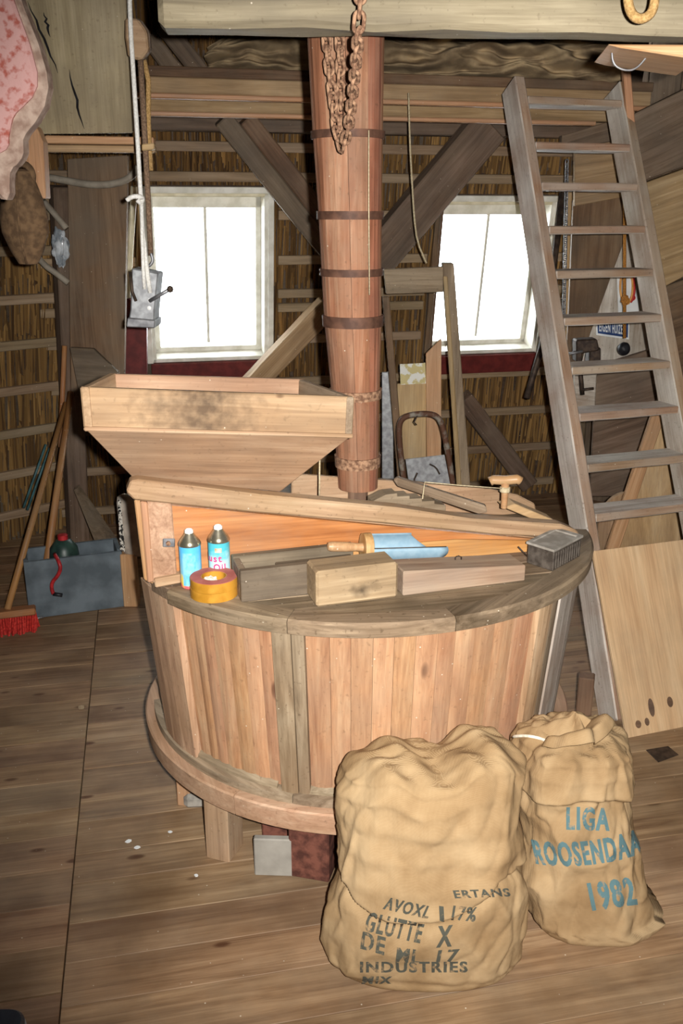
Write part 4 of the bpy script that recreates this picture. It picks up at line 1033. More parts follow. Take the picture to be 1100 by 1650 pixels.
# old tin box
a, b = Pz(890, 921, Zl), Pz(934, 897, Zl); x = (b-a).normalized(); y = V((-x.y, x.x, 0)); dl = Pz(848, 907, Zl)
ly = (dl-a).length; yv = (dl-a).normalized(); lx = (b-a).length; h = zfor(a, 889)-Zl
tin = empty('tin_box', a, 'dark ribbed tin box with dusty lid at the right of the lid', 'tin')
vs = [a, b, b+yv*ly, a+yv*ly]; top_ = [v+UP*h+(v-(a+b+yv*ly)/2*1).normalized()*0 for v in vs]
mesh('tin_body', vs+top_, [(0, 1, 2, 3), (4, 5, 6, 7), (0, 1, 5, 4), (1, 2, 6, 5), (2, 3, 7, 6), (3, 0, 4, 7)], 'tin', tin, frame(a, x), bev=.002)
g = V(sum(vs, V())/4)
def exp(q, k, dz): return [V((g.x+(v.x-g.x)*k, g.y+(v.y-g.y)*k, v.z+dz)) for v in q]
l0, l1 = exp(vs, 1.06, h), exp(vs, 1.06, h+.006); i0 = exp(vs, .84, h+.006); i1 = exp(vs, .8, h+.003)
mesh('tin_lid', l0+l1+i0+i1, [(0, 1, 2, 3)]+[(k, (k+1) % 4, 4+(k+1) % 4, 4+k) for k in range(4)]+[(4+k, 4+(k+1) % 4, 8+(k+1) % 4, 8+k) for k in range(4)]+[(8+k, 8+(k+1) % 4, 12+(k+1) % 4, 12+k) for k in range(4)]+[(12, 13, 14, 15)], 'dustlid', tin, frame(a, x))
nrib = 11
for k in range(nrib):
    p = a.lerp(b, .08+.84*k/(nrib-1))-V((-x.y, x.x, 0))*.0005
    beam('rib', p+UP*.006, p+UP*(h-.006), .0022, .003, 'tin', tin, up=V((0, 1, 0)), bev=0)
# peg and nail by the rail end
p = C_(877, 866, .05); tag(lathe('wooden_peg', [(.005, -.03), (.006, 0), (.005, .018), (.003, .02)], V((p.x, p.y, Zl+.03)), 'handle', n=14), 'small pale wooden peg standing behind the tin box', 'peg')
p = C_(843, 868, .06); tag(tube('nail', [V((p.x-.012, p.y, Zl+.03)), V((p.x+.012, p.y, Zl+.004))], .0022, 'iron', n=6), 'dark iron nail poking up beside the tin box', 'nail')

# ================================================================== things on the tray
o = slab('flat_stick', [P(633, 773, 2.42), P(640, 769, 2.42), P(782, 815, 2.22), P(785, 826, 2.22), P(770, 828, 2.22), P(640, 784, 2.42)], V((.004, .03, -.004)), 'grey', x=P(780, 820, 2.22)-P(636, 775, 2.42), bev=.003)
tag(o, 'grey flat stick lying across the tray rails', 'stick')
mal = empty('winding_peg', P(813, 806, 2.40), 'T-shaped wooden peg with cord tied round it, on the tray', 'peg')
hd_ = P(814, 776, 2.40); tube('grip', [P(789, 776, 2.41), P(795, 773, 2.41), P(814, 774, 2.40), P(833, 772, 2.39), P(838, 775, 2.39)], .013, 'handle', mal, n=12)
lathe('stem', [(.009, -.075), (.010, -.03), (.012, 0)], hd_, 'handle', mal, n=14)
lathe('cord_wrap', [(.011, -.030), (.0145, -.028), (.0145, -.016), (.011, -.014)], hd_, 'string', mal, n=14)
tag(tube('cord', [P(680, 808, 2.30), P(683, 783, 2.34), P(684, 777, 2.345), P(740, 782, 2.37), P(808, 787, 2.385)], .0016, 'string', n=6), 'taut pale cord running from the toothed strip to the T-shaped handle', 'string')
o = slab('pale_wedge', [C_(812, 818, -.12), C_(830, 812, -.12), C_(892, 838, -.12), C_(870, 842, -.12)], -cn*.05+UP*.003, 'ply2', bev=.002); tag(o, 'pale cream wedge lying at the right end of the tray', 'wedge')

# ================================================================== under and beside the casing
o = boxon('stone_slab', (410, 1411), (472, 1413), 1352, .02, 'slate', 'grey square slab leaning upright between the casing legs', 'slab', z=0, bev=.003)[0]
o = boxon('stone', (296, 1306), (340, 1304), 1284, .06, 'concrete', 'grey stone under the left edge of the casing ring', 'stone', z=0, bev=.012)[0]
o = boxon('stone', (250+80, 1352), (352, 1358), 1335, .05, 'concrete', 'small grey stone behind the pine leg', 'stone', z=0, bev=.008)[0]
o = boxon('brick', (422, 1350), (466, 1350), 1325, .07, 'maroon', 'dark reddish brick lying behind the grey slab', 'brick', z=0, bev=.004)[0]
pb = V((.70, 2.42, 0)); pb = Pz(936, 1190)
tag(beam('stake', pb, V((pb.x, pb.y, zfor(pb, 1088))), .05, .05, 'brown', up=V((0.3, 1, 0)), bev=.004), 'short reddish wooden stake standing behind the right sack', 'stake')
o = slab('floor_plate', [Pz(1040, 1209, .001), Pz(1076, 1203, .001), Pz(1093, 1217, .001), Pz(1060, 1229, .001)], UP*.003, 'iron', bev=.001); tag(o, 'small dark metal plate lying on the floor near the plywood', 'plate')
for i, (px, py, rx) in enumerate(((207, 1356, 4.5), (221, 1366, 4), (274, 1341, 3), (316, 1411, 3), (131, 1140, 6))):
    c = Pz(px, py, .0005); k = (c-O).length/F
    o = slab('plaster_fleck', [c+V((rx*k*math.cos(t)*(1+.3*math.sin(2*t+i)), 1.6*rx*k*math.sin(t)*.6, 0)) for t in [2*math.pi*j/7 for j in range(7)]], UP*.002, 'paper' if i < 4 else 'batten', bev=0, up=UP)
    tag(o, ['white plaster fleck on the floor left of the casing, brightest', 'greyish plaster fleck beside the brightest one', 'tiny pale fleck on the floor near the ring stone', 'tiny pale fleck on the floor left of the pine leg', 'small wood chip on the floor below the crate'][i], 'fleck' if i < 4 else 'wood chip')
# dark rounded bin lid at the bottom-left corner
cbn = Pz(2, 1640, .10)
bn = empty('low_bin', V((cbn.x, cbn.y-.06, 0)), 'dark navy rounded tub with pale rim at the bottom-left corner', 'tub')
def rrect(c, hx, hy, r, z, n=8):
    out = []
    for (qx, qy, a0) in ((1, 1, 0), (-1, 1, math.pi/2), (-1, -1, math.pi), (1, -1, 1.5*math.pi)):
        for i in range(n): a = a0+math.pi/2*i/(n-1); out.append(V((c.x+qx*(hx-r)+r*math.cos(a), c.y+qy*(hy-r)+r*math.sin(a), z)))
    return out
bc = V((cbn.x-.06, cbn.y-.085, 0))
slab('tub_body', rrect(bc, .112, .112, .04, .0), UP*.085, 'paleedge', bn, up=UP, bev=.002); slab('tub_lid', rrect(bc, .11, .11, .04, .086), UP*.016, 'navy', bn, up=UP, bev=.006)

# ================================================================== left corner things
def depthboard(name, pts, Y, th, mat, label=None, cat='board', x=None, parent=None, bev=.003, group=None):
    q = [P(a, b, Y if not callable(Y) else Y(a, b)) for a, b in pts]
    o = slab(name, q, V((0, th, 0)), mat, parent, x=x, bev=bev)
    if label: tag(o, label, cat, group)
    return o
depthboard('wide_board', [(108, 256), (205, 250), (199, 640), (114, 640)], 4.30, .04, 'brownz', 'wide dusty brown board standing upright left of the left window', x=UP)
tag(beam('corner_post', V((P(96, 600, 4.55).x, 4.6, 0)), P(100, 300, 4.35), .10, .09, 'dark', bev=.006), 'grey corner post behind the broom sticks', 'post')
depthboard('leaning_board', [(112, 560), (150, 562), (190, 600), (192, 655), (160, 620), (130, 650)], 4.22, .03, 'dark', 'dark splintered board end behind the hopper rim, left', 'board')
tag(slab('leaning_board', [P(118, 790, 4.35), P(126, 786, 4.35), P(205, 900, 3.95), P(165, 905, 3.95)], V((0, .03, .01)), 'dark', x=V((.5, -.3, -.5))), 'dim slanting board behind the grey crate', 'board')
# broom with red head
bp_ = Pz(24, 1018)
br = empty('broom', V((bp_.x, bp_.y, 0)), 'broom with red bristles leaning in the dark left corner', 'broom')
hx = V((.95, .3, 0)).normalized()
hc = V((bp_.x-.02, bp_.y, 0))
beam('broom_block', hc-hx*.14+UP*.085, hc+hx*.11+UP*.085, .055, .03, 'stick', br, bev=.006)
rs = random.Random(2); vs, fs = [], []
for i in range(26):
    for j in range(5):
        c = hc+hx*(-.135+.24*i/25)+V((-hx.y, hx.x, 0))*(-.022+.044*j/4); b0 = len(vs)
        off = V((rs.uniform(-.008, .008), rs.uniform(-.014, .014)+(j-2)*.006, 0))
        for k in range(4): vs.append(c+V((.004*math.cos(k*1.57), .004*math.sin(k*1.57), .072)))
        for k in range(4): vs.append(c+off+V((.0055*math.cos(k*1.57), .0055*math.sin(k*1.57), .001)))
        fs += [(b0+k, b0+(k+1) % 4, b0+4+(k+1) % 4, b0+4+k) for k in range(4)]+[(b0+3, b0+2, b0+1, b0), (b0+4, b0+5, b0+6, b0+7)]
o = mesh('bristles', vs, fs, 'redplastic', br, Matrix.Translation(hc)); o['kind'] = 'stuff'
tube('broom_stick', [hc+UP*.10, P(106, 650, 4.25)], .0135, 'stick', br, n=12)
ho = Pz(64, 996)
hk = empty('hooked_pole', ho, 'wooden pole with a small metal hoe end leaning beside the broom', 'pole')
tube('pole_shaft', [P(66, 978, ho.y+.02), P(114, 632, 4.28)], .0165, 'stick', hk, n=12, radii=(.018, .014))
tube('metal_tang', [P(66, 979, ho.y+.02), P(63, 992, ho.y+.02)], .005, 'steel', hk, n=8)
tube('metal_blade', [Pz(52, 999, .006), Pz(64, 995, .006), Pz(70, 994, .006)], .005, 'steel', hk, n=8)
tag(tube('pole', [P(104, 557, 4.28), P(97, 720, 4.24)], .012, 'stick', n=10), 'short brown stick end rising above the broom stick', 'stick')
for i, (a, b) in enumerate((((74, 716), (38, 818)), ((80, 722), (44, 822)))):
    tag(tube('thin_rod', [P(*a, 4.35), P(*b, 4.25)], .006, 'teal', n=8), ['thin teal rod on the dark left wall, left of a pair', 'thin teal rod on the dark left wall, right of a pair'][i], 'rod', 'teal rods')
# grey crate
ca, cb_ = Pz(48, 998), Pz(203, 977); h = zfor(ca, 905); x = (cb_-ca).normalized(); y = V((-x.y, x.x, 0)); Lx = (cb_-ca).length
cr = empty('crate', ca, 'grey painted wooden crate on the floor at the left wall', 'crate')
bx('front_board', ca, Lx, .018, h*.98, 'crate', cr); bx('back_board', ca+y*.17, Lx, .018, h*.98, 'crate', cr)
bx('end_board', ca+y*.018, .018, .152, h*.98, 'crate', cr); bx('end_board', ca+y*.018+x*(Lx-.018), .018, .152, h*.98, 'crate', cr); bx('bottom_board', ca+y*.018+x*.018, Lx-.036, .152, .015, 'crate', cr)
# red hook over the crate edge, dark green can inside
yc_ = ca.y-.006
hk2 = empty('red_hook', P(90, 960, yc_), 'red curved hook hanging over the front of the grey crate', 'hook')
tube('hook_rod', [P(88, 893, yc_+.05), P(95, 905, yc_-.01), P(98, 916, yc_-.012), P(93, 928, yc_-.012), P(84, 938, yc_-.012), P(83, 948, yc_-.012), P(86, 957, yc_-.012)], .008, 'redmetal', hk2, n=10, smooth_it=1)
tube('hook_tip', [P(86, 957, yc_-.012), P(100, 959, yc_-.012)], .0085, 'black', hk2, n=10)
gc_ = ca+x*.17+y*.094
gz = empty('green_can', gc_+UP*.016, 'dark green jug with red cap inside the grey crate', 'jug')
lathe('jug_body', [(.05, 0), (.062, .01), (.064, h*.8), (.058, h*.98), (.034, h*1.1), (.025, h*1.12)], gc_+UP*.016, 'green', gz, n=24)
lathe('jug_cap', [(.022, 0), (.022, .02), (.018, .022)], gc_+UP*(.016+h*1.12), 'redmetal', gz, n=16)
# post with grey padded roll beside the casing
pp0 = Pz(213, 974); bt = zfor(pp0, 890)
tag(beam('stub_post', pp0, V((pp0.x, pp0.y, bt)), .062, .06, 'redpine', up=V((0, 1, 0)), bev=.004), 'short pinkish post standing between crate and casing', 'post')
pr = empty('padded_roll', V((pp0.x, pp0.y, bt)), 'dusty grey padded roll with black print on its left side', 'roll')
def rollmesh():
    n, vs, fs = 20, [], []
    prof = [(895, 222, 8), (890, 216, 16), (860, 212, 18), (835, 209, 18), (810, 205, 17), (800, 202, 13), (796, 201, 5)]
    for (py, px, hw) in prof:
        c = P(px, py, pp0.y); k = (c-O).length/F
        for i in range(n): a = 2*math.pi*i/n; vs.append(c+V((hw*k*math.cos(a), .03*math.sin(a)*hw/18, 0)))
    for j in range(len(prof)-1):
        for i in range(n): fs.append((j*n+i, j*n+(i+1) % n, (j+1)*n+(i+1) % n, (j+1)*n+i))
    fs += [tuple(range(n)), tuple((len(prof)-1)*n+i for i in range(n))]
    mesh('roll_body', vs, fs, 'padding', pr, Matrix.Translation(P(209, 850, pp0.y)), smooth=True)
rollmesh()
slab('printed_side', [P(189, 808, pp0.y-.028), P(194, 803, pp0.y-.03), P(201, 890, pp0.y-.03), P(193, 886, pp0.y-.028)], V((0, .02, 0)), 'print', pr, bev=.002)

# ---- upper left things
Yb = far.y-.05
depthboard('planed_batten', [(72, 218), (247, 221), (247, 233), (72, 231)], Yb-.05, .04, 'redpine', 'planed reddish batten under the far end of the left beam, upper strip', 'batten')
depthboard('planed_batten', [(74, 233), (249, 235), (249, 246), (74, 245)], Yb, .04, 'tan', 'planed tan batten under the far end of the left beam, lower strip', 'batten')
depthboard('bracket_board', [(38, 205), (58, 203), (69, 228), (74, 320), (40, 320)], Yb-.35, .05, 'redpine', 'planed pine bracket board behind the rusty weight', 'board', x=UP)
tag(tube('conduit', [P(78, 286, 4.285), P(100, 290, 4.285), P(150, 299, 4.285), P(190, 296, 4.285), P(214, 284, 4.285), P(222, 268, 4.285)], .016, 'greytube', n=10, smooth_it=2), 'curved dusty grey pipe hanging below the planed battens', 'pipe')
tag(tube('cable', [P(68, 322, 4.31), P(88, 345, 4.30), P(107, 368, 4.285)], .014, 'greytube', n=8, smooth_it=1), 'grey cable slanting down beside the bracket board', 'cable')
tag(tube('cable', [P(52, 402, 4.31), P(72, 428, 4.30), P(90, 440, 4.285), P(110, 456, 4.285)], .014, 'greytube', n=8, smooth_it=1), 'grey cable slanting down below the rusty weight', 'cable')
def lump(name, c, rx, ry, rz, mat, label, cat, amp=.25, fr=3, seed=0):
    bm = bmesh.new(); bmesh.ops.create_icosphere(bm, subdivisions=4, radius=1)
    for v in bm.verts:
        k = 1+amp*noise.noise(v.co*fr+V((seed, 0, 0))); v.co = V((v.co.x*rx*k, v.co.y*ry*k, v.co.z*rz*k))
    me = bpy.data.meshes.new(name); bm.to_mesh(me); bm.free()
    return tag(link(name, me, Matrix.Translation(c), mat, None, False), label, cat)
lump('plastic_bag', P(97, 400, 4.2), .034, .03, .075, 'plastic', 'crumpled shiny plastic bag stuck behind the wide brown board', 'bag', .5, 2.5)
lump('paper_ball', lump_in_tape-V((.008, 0, .006)), .019, .017, .018, 'stitch', 'crumpled cream paper stuffed in the top tape roll', 'paper', .3, 3)
# pink carved block hanging at the upper left
Yk = 1.95
po = [(-60, -30), (22, -30), (38, 15), (60, 70), (73, 115), (76, 140), (70, 170), (55, 196), (40, 214), (35, 225), (36, 245), (30, 262), (14, 272), (13, 300), (14, 318), (4, 326), (-10, 310), (-20, 280), (-60, 260)]
pk = empty('pink_block', P(10, 320, Yk), 'flaking pink painted carved wooden block hanging at the upper left', 'block')
depthboard('worn_body', po, Yk, .05, 'pinkw', parent=pk, bev=.008)
tube('hanger_rope', [P(-20, -20, Yk+.025), P(-20, -420, Yk+.025)], .012, 'rope_t', pk, n=8)
pi_ = [(-60, -30), (10, -30), (26, 15), (46, 70), (58, 115), (58, 138), (50, 156), (34, 172), (20, 185), (16, 200), (12, 222), (12, 238), (-5, 248), (-60, 240)]
depthboard('pink_face', pi_, Yk-.012, .02, 'pinkp', parent=pk, bev=.006)
# rusty pear-shaped weight
wt = empty('iron_weight', P(38, 415, 2.9), 'rusty pear-shaped iron weight with an eye ring, upper left', 'weight')
c = P(38, 345, 2.9); k = (c-O).length/F
lathe('weight_body', [(1*k, -72*k), (14*k, -70*k), (24*k, -52*k), (34*k, -25*k), (35*k, -5*k), (30*k, 20*k), (22*k, 45*k), (17*k, 58*k), (8*k, 62*k)], c, 'rustbig', wt, n=30, sy=.7)
tube('seam_ridge', [c+V((0, -35*k*.7*f_, z_*k)) for f_, z_ in ((.4, -70), (.72, -52), (.98, -25), (1.02, -5), (.88, 20), (.65, 45), (.48, 60))], .0035, 'rustbig', wt, n=6)
rc = P(36, 283, 2.9); tube('eye_ring', [rc+V((15*k*math.cos(t), 0, 16*k*math.sin(t))) for t in [2*math.pi*i/18 for i in range(18)]], 5*k, 'rustbig', wt, n=8, closed=True)
# ropes and pulley
Yr = 3.0
pu = empty('pulley_block', P(218, 95, Yr), 'wooden pulley block on the side of the left beam with ropes', 'pulley')
depthboard('cheek', [(201, 28), (222, 30), (236, 50), (239, 80), (226, 97), (206, 92), (201, 60)], Yr-.04, .03, 'pine', parent=pu, bev=.006)
depthboard('cheek', [(205, 28), (226, 30), (240, 50), (242, 80), (230, 97), (210, 92), (205, 60)], Yr+.02, .03, 'dark', parent=pu, bev=.006)
tag(tube('white_rope', [P(208, -40, Yr-.06), P(209, 10, Yr-.06), P(211, 60, Yr-.06), P(220, 200, Yr-.06), P(227, 322, Yr-.06), P(230, 375, Yr-.06), P(238, 445, Yr-.06), P(242, 472, Yr-.06)], .007, 'rope_w', n=8), 'white cord hanging from the wooden pulley to the metal box', 'rope')
tag(tube('white_rope', [P(228, 322, Yr-.075), P(229, 380, Yr-.07), P(231, 440, Yr-.07), P(233, 466, Yr-.07)], .006, 'rope_w', n=8), 'doubled white cord end below the knot, above the metal box', 'rope')
tag(tube('rope_knot', [P(204, 323, Yr-.09), P(212, 317, Yr-.09), P(224, 316, Yr-.085), P(231, 320, Yr-.07), P(226, 328, Yr-.08), P(221, 322, Yr-.085)], .007, 'rope_w', n=8, smooth_it=1), 'small knot with a free tail on the white cord', 'knot')
tag(tube('brown_rope', [P(226, 92, Yr+.02), P(233, 220, Yr+.02), P(239, 330, Yr+.02), P(243, 412, Yr+.02)], .009, 'rope_b', n=8), 'thick brown rope hanging beside the white cord', 'rope')
tag(tube('tan_strap', [P(231, 92, Yr+.05), P(239, 130, Yr+.05), P(239, 200, Yr+.05), P(243, 275, Yr+.05)], .008, 'rope_t', n=8), 'short tan rope strap hanging beside the brown rope', 'rope')
depthboard('clamp_block', [(228, 232), (248, 230), (248, 241), (228, 243)], Yr+.0, .03, 'ply2', 'small pale wooden clamp on the hanging brown rope', 'clamp')
tag(tube('iron_hook', [P(243, 408, Yr), P(247, 420, Yr), P(240, 430, Yr), P(232, 425, Yr)], .005, 'steel', n=8, smooth_it=2), 'steel hook at the lower end of the brown rope', 'hook')
mb = empty('metal_box', P(228, 530, Yr-.05), 'grey metal gear box with a ball lever hanging in front of the left window', 'box')
q = [(212, 432), (255, 440), (249, 500), (248, 527), (206, 524), (210, 498)]
depthboard('box_body', q, Yr-.06, .09, 'galv', parent=mb, bev=.004)
depthboard('box_flange', [(205, 512), (250, 516), (249, 529), (203, 527)], Yr-.075, .11, 'steel', parent=mb, bev=.003)
lv = tube('lever', [P(241, 485, Yr-.07), P(272, 467, Yr-.1)], .006, 'steel', mb, n=8)
kc = P(274, 466, Yr-.1); lathe('lever_ball', [(.001, -.011), (.008, -.008), (.011, 0), (.008, .008), (.001, .011)], kc, 'iron', lv, n=16)
for (a_, b_) in ((242, 484), (241, 496)): lathe('bolt', [(.007, 0), (.007, .006), (.004, .008)], P(a_, b_, Yr-.062), 'white', mb, n=12, axis=V((0, -1, 0)))
tube('guide_rod', [P(210, 438, Yr-.065), P(213, 470, Yr-.075), P(219, 485, Yr-.07)], .005, 'iron', mb, n=8)
for i, (a_, b_, c_, d_, m_) in enumerate(((216, 300, 205, 480, 'cream'), (226, 300, 224, 500, 'ply2'))):
    o = beam('window_batten', P(a_, b_, 4.4), P(c_, d_, 4.49), .025, .02, m_, bev=.003); tag(o, ['pale narrow batten slanting left of the left window', 'pale wooden slat beside the left window, behind the ropes'][i], 'batten')
depthboard('jamb_board', [(201, 480), (236, 490), (236, 610), (201, 610)], 4.5, .03, 'redp', 'dark reddish board below the metal box, left of the window', 'board', x=UP)

# ================================================================== behind the casing: old frame, boards, hand truck
Yf = 4.05
fr = empty('door_frame', V((P(735, 780, Yf).x, Yf, 0)), 'old grey wooden door frame standing behind the tray', 'frame')
def toground(px0, px1, pyt, Y, th, mat, name, par, x2=0):
    a, b = P(px0, pyt, Y), P(px1, pyt, Y); a2 = P(px0+x2, 790, Y); b2 = P(px1+x2*1.05, 790, Y)
    s = (a.z-0)/(a.z-a2.z); a3 = a+(a2-a)*s; b3 = b+(b2-b)*s
    return slab(name, [a, b, b3, a3], V((0, th, 0)), mat, par, x=UP, bev=.004)
toground(713, 731, 424, Yf, .07, 'grey', 'post', fr, 26); toground(714, 721, 445, Yf-.01, .01, 'tan', 'rebate_strip', fr, 22)
slab('top_rail', [P(618, 434, Yf), P(714, 430, Yf), P(714, 471, Yf), P(622, 474, Yf)], V((0, .05, 0)), 'grey', fr, x=V((1, 0, 0)))
toground(616, 627, 478, Yf+.05, .04, 'brown', 'post', fr, 26)
Yg = 4.3
def stand(name, pts, Y, mat, label, x=UP):
    """board whose bottom runs down to the floor"""
    q = [P(a, b, Y) for a, b in pts]; q[-1].z = 0; q[-2].z = 0
    return tag(slab(name, q, V((0, .018, 0)), mat, x=x, bev=.002), label, 'board')
stand('plywood_offcut', [(640, 619), (686, 617), (690, 790), (646, 790)], Yg, 'ply2', 'pale plywood offcut standing behind the hand truck')
stand('pine_board', [(686, 570), (711, 545), (714, 790), (692, 790)], Yg-.03, 'redpine', 'reddish pine board with a pointed top behind the hand truck')
stand('grey_plank', [(615, 600), (632, 600), (638, 790), (617, 790)], Yg+.05, 'galv', 'pale grey plank just right of the chute bottom')
tag(slab('old_print', [P(644, 587, Yg-.01), P(685, 585, Yg-.01), P(686, 618, Yg-.01), P(645, 620, Yg-.01)], V((0, .004, 0)), plain('faded_print', '#e4e4dc', '#c9bb86', 22, .7, bump=0, lo=.48, hi=.52), bev=0), 'small faded yellow and white picture behind the old frame', 'picture')
Yt = 3.85
ht = empty('hand_truck', V((P(685, 780, Yt).x, Yt, 0)), 'rusty hand truck with a curved tube handle behind the tray', 'hand truck')
aL, aR_ = P(653, 790, Yt), P(731, 790, Yt)
tube('tube_frame', [V((aL.x+.02, Yt, .0)), aL, P(646, 740, Yt), P(642, 695, Yt), P(645, 676, Yt), P(660, 668, Yt), P(695, 666, Yt), P(709, 675, Yt), P(716, 700, Yt), P(724, 745, Yt), aR_, V((aR_.x-.0, Yt, .0))], .013, plain('peeling_tube_paint', '#5a3a28', '#8a8478', 25, .7, lo=.5, hi=.66), ht, n=10, smooth_it=2)
slab('back_plate', [P(653, 740, Yt-.02), P(716, 733, Yt-.02), P(727, 790, Yt-.02), P(660, 792, Yt-.02)], V((0, .006, 0)), 'galv', ht, bev=.001)
tube('small_hook', [P(672, 670, Yt-.01), P(667, 680, Yt-.01), P(671, 685, Yt-.01)], .003, 'iron', ht, n=6)
for pts in ([(668, 788), (666, 775), (672, 762)], [(692, 748), (702, 753), (708, 764)]): tube('plate_mark', [P(a_, b_, Yt-.024) for a_, b_ in pts], .004, 'iron', ht, n=6, smooth_it=1)
tag(tube('twine', [P(658, 150, 4.1), P(660, 230, 4.1), P(664, 300, 4.1), P(667, 350, 4.1), P(672, 390, 4.1), P(687, 424, 4.1)], .004, 'string', n=6, smooth_it=1), 'long thin cord dangling from the tie boards right of the chute', 'string')
tag(tube('iron_bar', [P(906, 310, 4.7), P(886, 480, 4.7), P(872, 560, 4.6), P(848, 642, 4.5)], .016, 'iron', n=8), 'dark bent iron bar hanging right of the right window', 'bar')

# ================================================================== behind the ladder
lm2 = link_mesh(.030, .009, .0032); bm = bmesh.new()
for k in range(46):
    z0 = P(913, 262, 4.55).lerp(P(907, 565, 4.55), k/45); mt = Matrix.Translation(z0-P(913, 262, 4.55)) @ Matrix.Rotation(math.pi/2*(k % 2)+.5, 4, 'Z') @ Matrix.Scale(1.0, 4)
    t = lm2.copy(); t.transform(mt); bm.from_mesh(t); bpy.data.meshes.remove(t)
me = bpy.data.meshes.new('hoist_chain'); bm.to_mesh(me); bm.free(); me.materials.append(M['steel'])
tag(link('hoist_chain', me, Matrix.Translation(P(913, 262, 4.55)), None, None, True), 'thin steel chain hanging behind the ladder', 'chain')
depthboard('edge_batten', [(915, 300), (922, 300), (912, 565), (905, 565)], 4.85, .03, 'ply2', 'pale upright batten right of the steel chain', 'batten', x=UP)
depthboard('brown_board', [(924, 322), (1004, 316), (1004, 392), (950, 540), (918, 640), (910, 640)], 4.72, .03, 'brown', 'large dark brown panel behind the ladder', 'board', x=UP)
depthboard('pale_board', [(926, 236), (1000, 224), (1002, 318), (926, 332)], 4.68, .04, 'tan', 'pale square board end high behind the ladder', 'board')
depthboard('notice_board', [(1003, 380), (1048, 380), (1052, 600), (925, 640), (948, 545)], 4.78, .02, 'ladder', 'grey board carrying the notices behind the ladder', 'board', x=UP)
Yn = 4.74
ps = empty('poster', P(1010, 506, Yn), 'white poster with red and orange oval behind the ladder', 'poster')
depthboard('sheet', [(993, 431), (1024, 431), (1029, 508), (996, 508)], Yn, .004, 'paper', parent=ps, bev=0)
def ellipse(cx_, cy_, rx, ry, Y, mat, par, name, a0=0, a1=2*math.pi, wd=0):
    n = 20
    pts = [P(cx_+rx*math.cos(a0+(a1-a0)*i/n), cy_+ry*math.sin(a0+(a1-a0)*i/n), Y) for i in range(n+1)]
    return tube(name, pts, .006, mat, par, n=6)
ellipse(1009, 462, 10, 28, Yn-.004, 'amber', ps, 'printed_oval'); ellipse(1013, 462, 9, 26, Yn-.006, 'red', ps, 'printed_oval', -1.3, 1.3)
lathe('printed_dot', [(.014, 0), (.014, .003)], P(1019, 480, Yn-.004), 'red', ps, n=16, axis=V((0, -1, 0)))
sg = empty('enamel_sign', P(985, 545, Yn), 'blue and white sign reading EIGEN behind the ladder', 'sign')
Ys = Yn-.01
depthboard('sign_plate', [(960, 508), (1014, 512), (1013, 547), (961, 540)], Ys, .006, 'paper', parent=sg, bev=0)
depthboard('sign_field', [(962, 511), (1012, 515), (1011, 544), (963, 537)], Ys-.004, .004, 'signblue', parent=sg, bev=0)
def onsign(x0, y0, ux, uy, vx, vy): return lambda x, y: P(x0+ux*x+vx*y, y0+uy*x+vy*y, Ys-.006)
letter('sign_lettering', 'EIGEN', onsign(965, 534, 18, 2.2, 0, -16), 'paper', sg, .03)
letter('sign_lettering', 'HUIZEN', onsign(986, 537, 21, 2.4, 0, -16), 'paper', sg, .03)
tag(tube('orange_rope', [P(1006, 320, 4.45), P(1006, 545, 4.45)], .008, 'rope_o', n=8), 'orange-brown rope with a knot hanging behind the ladder', 'rope')
lump('rope_knot', P(1007, 484, 4.44), .018, .018, .024, 'rope_o', 'orange knot halfway down the rope behind the ladder', 'knot', .35, 2.5)
lump('black_weight', P(1005, 562, 4.45), .030, .030, .032, 'black', 'round black weight at the end of the orange rope', 'weight', .06, 1.5)
# bench vise on its board
Yv = 4.35
vs_ = empty('bench_vise', P(940, 640, Yv), 'dark iron bench vise mounted behind the ladder treads', 'vise')
depthboard('jaw', [(928, 548), (962, 546), (966, 565), (938, 570), (938, 584), (928, 584)], Yv, .08, 'iron', parent=vs_, bev=.006)
depthboard('back_jaw', [(950, 560), (968, 560), (968, 592), (948, 592)], Yv+.02, .08, 'iron', parent=vs_, bev=.006)
tube('screw', [P(934, 590, Yv-.01), P(938, 636, Yv-.01)], .011, 'iron', vs_, n=10)
tube('bar_handle', [P(912, 571, Yv-.03), P(938, 566, Yv-.03)], .006, 'steel', vs_, n=8); tube('lower_handle', [P(938, 628, Yv-.02), P(956, 626, Yv-.02)], .007, 'iron', vs_, n=8)
depthboard('mount', [(926, 584), (962, 590), (958, 660), (926, 660)], Yv+.1, .04, 'ladder', parent=vs_, bev=.004)
depthboard('dark_panel', [(962, 590), (1058, 560), (1058, 800), (950, 800)], 4.55, .03, 'dark', 'dark brown panel low behind the ladder treads', 'board')
a, b = P(1062, 660, 3.95), P(985, 890, 3.85); a3 = b+(b-a)*(b.z/(a.z-b.z))
lb_ = tag(beam('leaning_batten', a, V((a3.x, a3.y, .012)), .055, .03, 'redpine', up=V((0, 1, 0)), bev=.003), 'reddish pine batten edge leaning behind the ladder', 'batten')
q = [P(1064, 665, 3.99), P(1190, 650, 3.99), V((P(1190, 890, 3.99).x, 3.9, .005)), V((a3.x+.04, 3.9, .005))]
tag(slab('brown_sheet', q, V((0, .02, 0)), 'ply2', x=UP, bev=.002), 'brown plywood sheet behind the ladder, right of the leaning batten', 'board')
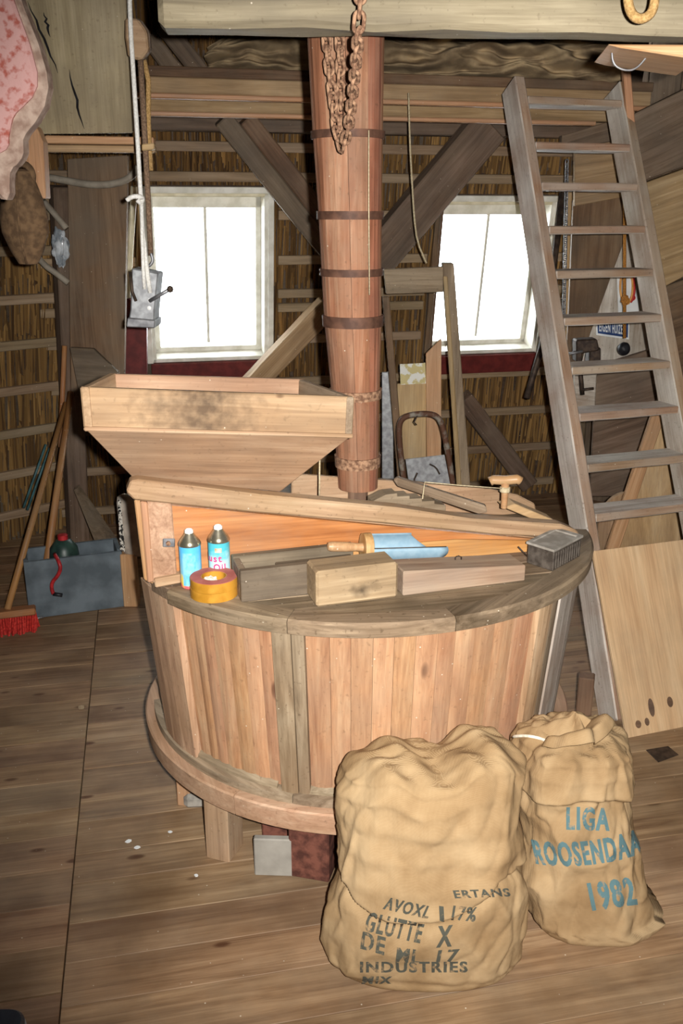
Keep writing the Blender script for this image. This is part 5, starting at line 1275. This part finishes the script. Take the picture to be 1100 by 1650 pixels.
rb = [P(962+50*(1-math.cos(t)), 862-68*math.sin(t), 4.1) for t in [math.pi/2*i/10 for i in range(11)]]+[P(1030, 800, 4.1), P(1030, 862, 4.1)]
rb = rb[:-1]+[V((P(1030, 862, 4.1).x, 4.1, .0)), V((P(962, 862, 4.1).x, 4.1, .0))]
tag(slab('rounded_board', rb, V((0, .03, 0)), 'pine', bev=.003), 'board with a rounded corner standing behind the lower treads', 'board')
# big timbers of the right side
def timb(pts, Y, th, mat, label):
    return depthboard('timber', pts, Y, th, mat, label, 'timber', x=P(*pts[1], Y)-P(*pts[0], Y))
timb([(1012, 188), (1130, 130), (1130, 258), (1040, 290)], 4.2, .08, 'dark', 'broad dark timber right of the ladder top, upper one')
timb([(1030, 298), (1130, 262), (1130, 430), (1056, 470)], 4.3, .08, 'tan', 'broad brown timber right of the ladder, lower one')
timb([(905, 218), (1000, 190), (1005, 225), (905, 240)], 4.6, .06, 'dark', 'dark timber crossing behind the ladder top')
timb([(1048, 470), (1130, 440), (1130, 700), (1075, 560)], 4.5, .05, 'brown', 'dark brown board beside the right ladder stringer')
tag(beam('thin_pole', P(1006, 90, 4.0), P(1018, 230, 4.0), .03, .03, 'redpine', bev=.003), 'thin reddish pole behind the right end of the cross beam', 'pole')
# things on the cross beam, right
o = slab('orange_board', [P(978, 71, 1.92), P(1130, 72, 1.92), P(1130, 96, 1.92), P(1100, 92, 1.92), P(1000, 77, 1.92)], V((.03, .22, .0)), 'redpine', x=V((1, 0, 0)), bev=.003); tag(o, 'orange-brown board under the right end of the cross beam', 'board')
rp = [P(1011, -30, 1.93), P(1011, 5, 1.93), P(1018, 25, 1.925), P(1032, 32, 1.92), P(1048, 24, 1.92), P(1055, 5, 1.92), P(1055, -30, 1.92)]
tag(tube('rope_loop', rp, .009, 'rope_t', n=10, smooth_it=2), 'loop of tan rope hanging on the cross beam at the upper right', 'rope')
tag(tube('wire', [P(985, 76, 1.99), P(987, 104, 1.99), P(1005, 114, 1.99), P(1025, 112, 1.99), P(1046, 86, 1.99)], .002, 'steel', n=6, smooth_it=2), 'thin grey wire loop below the orange board', 'wire')
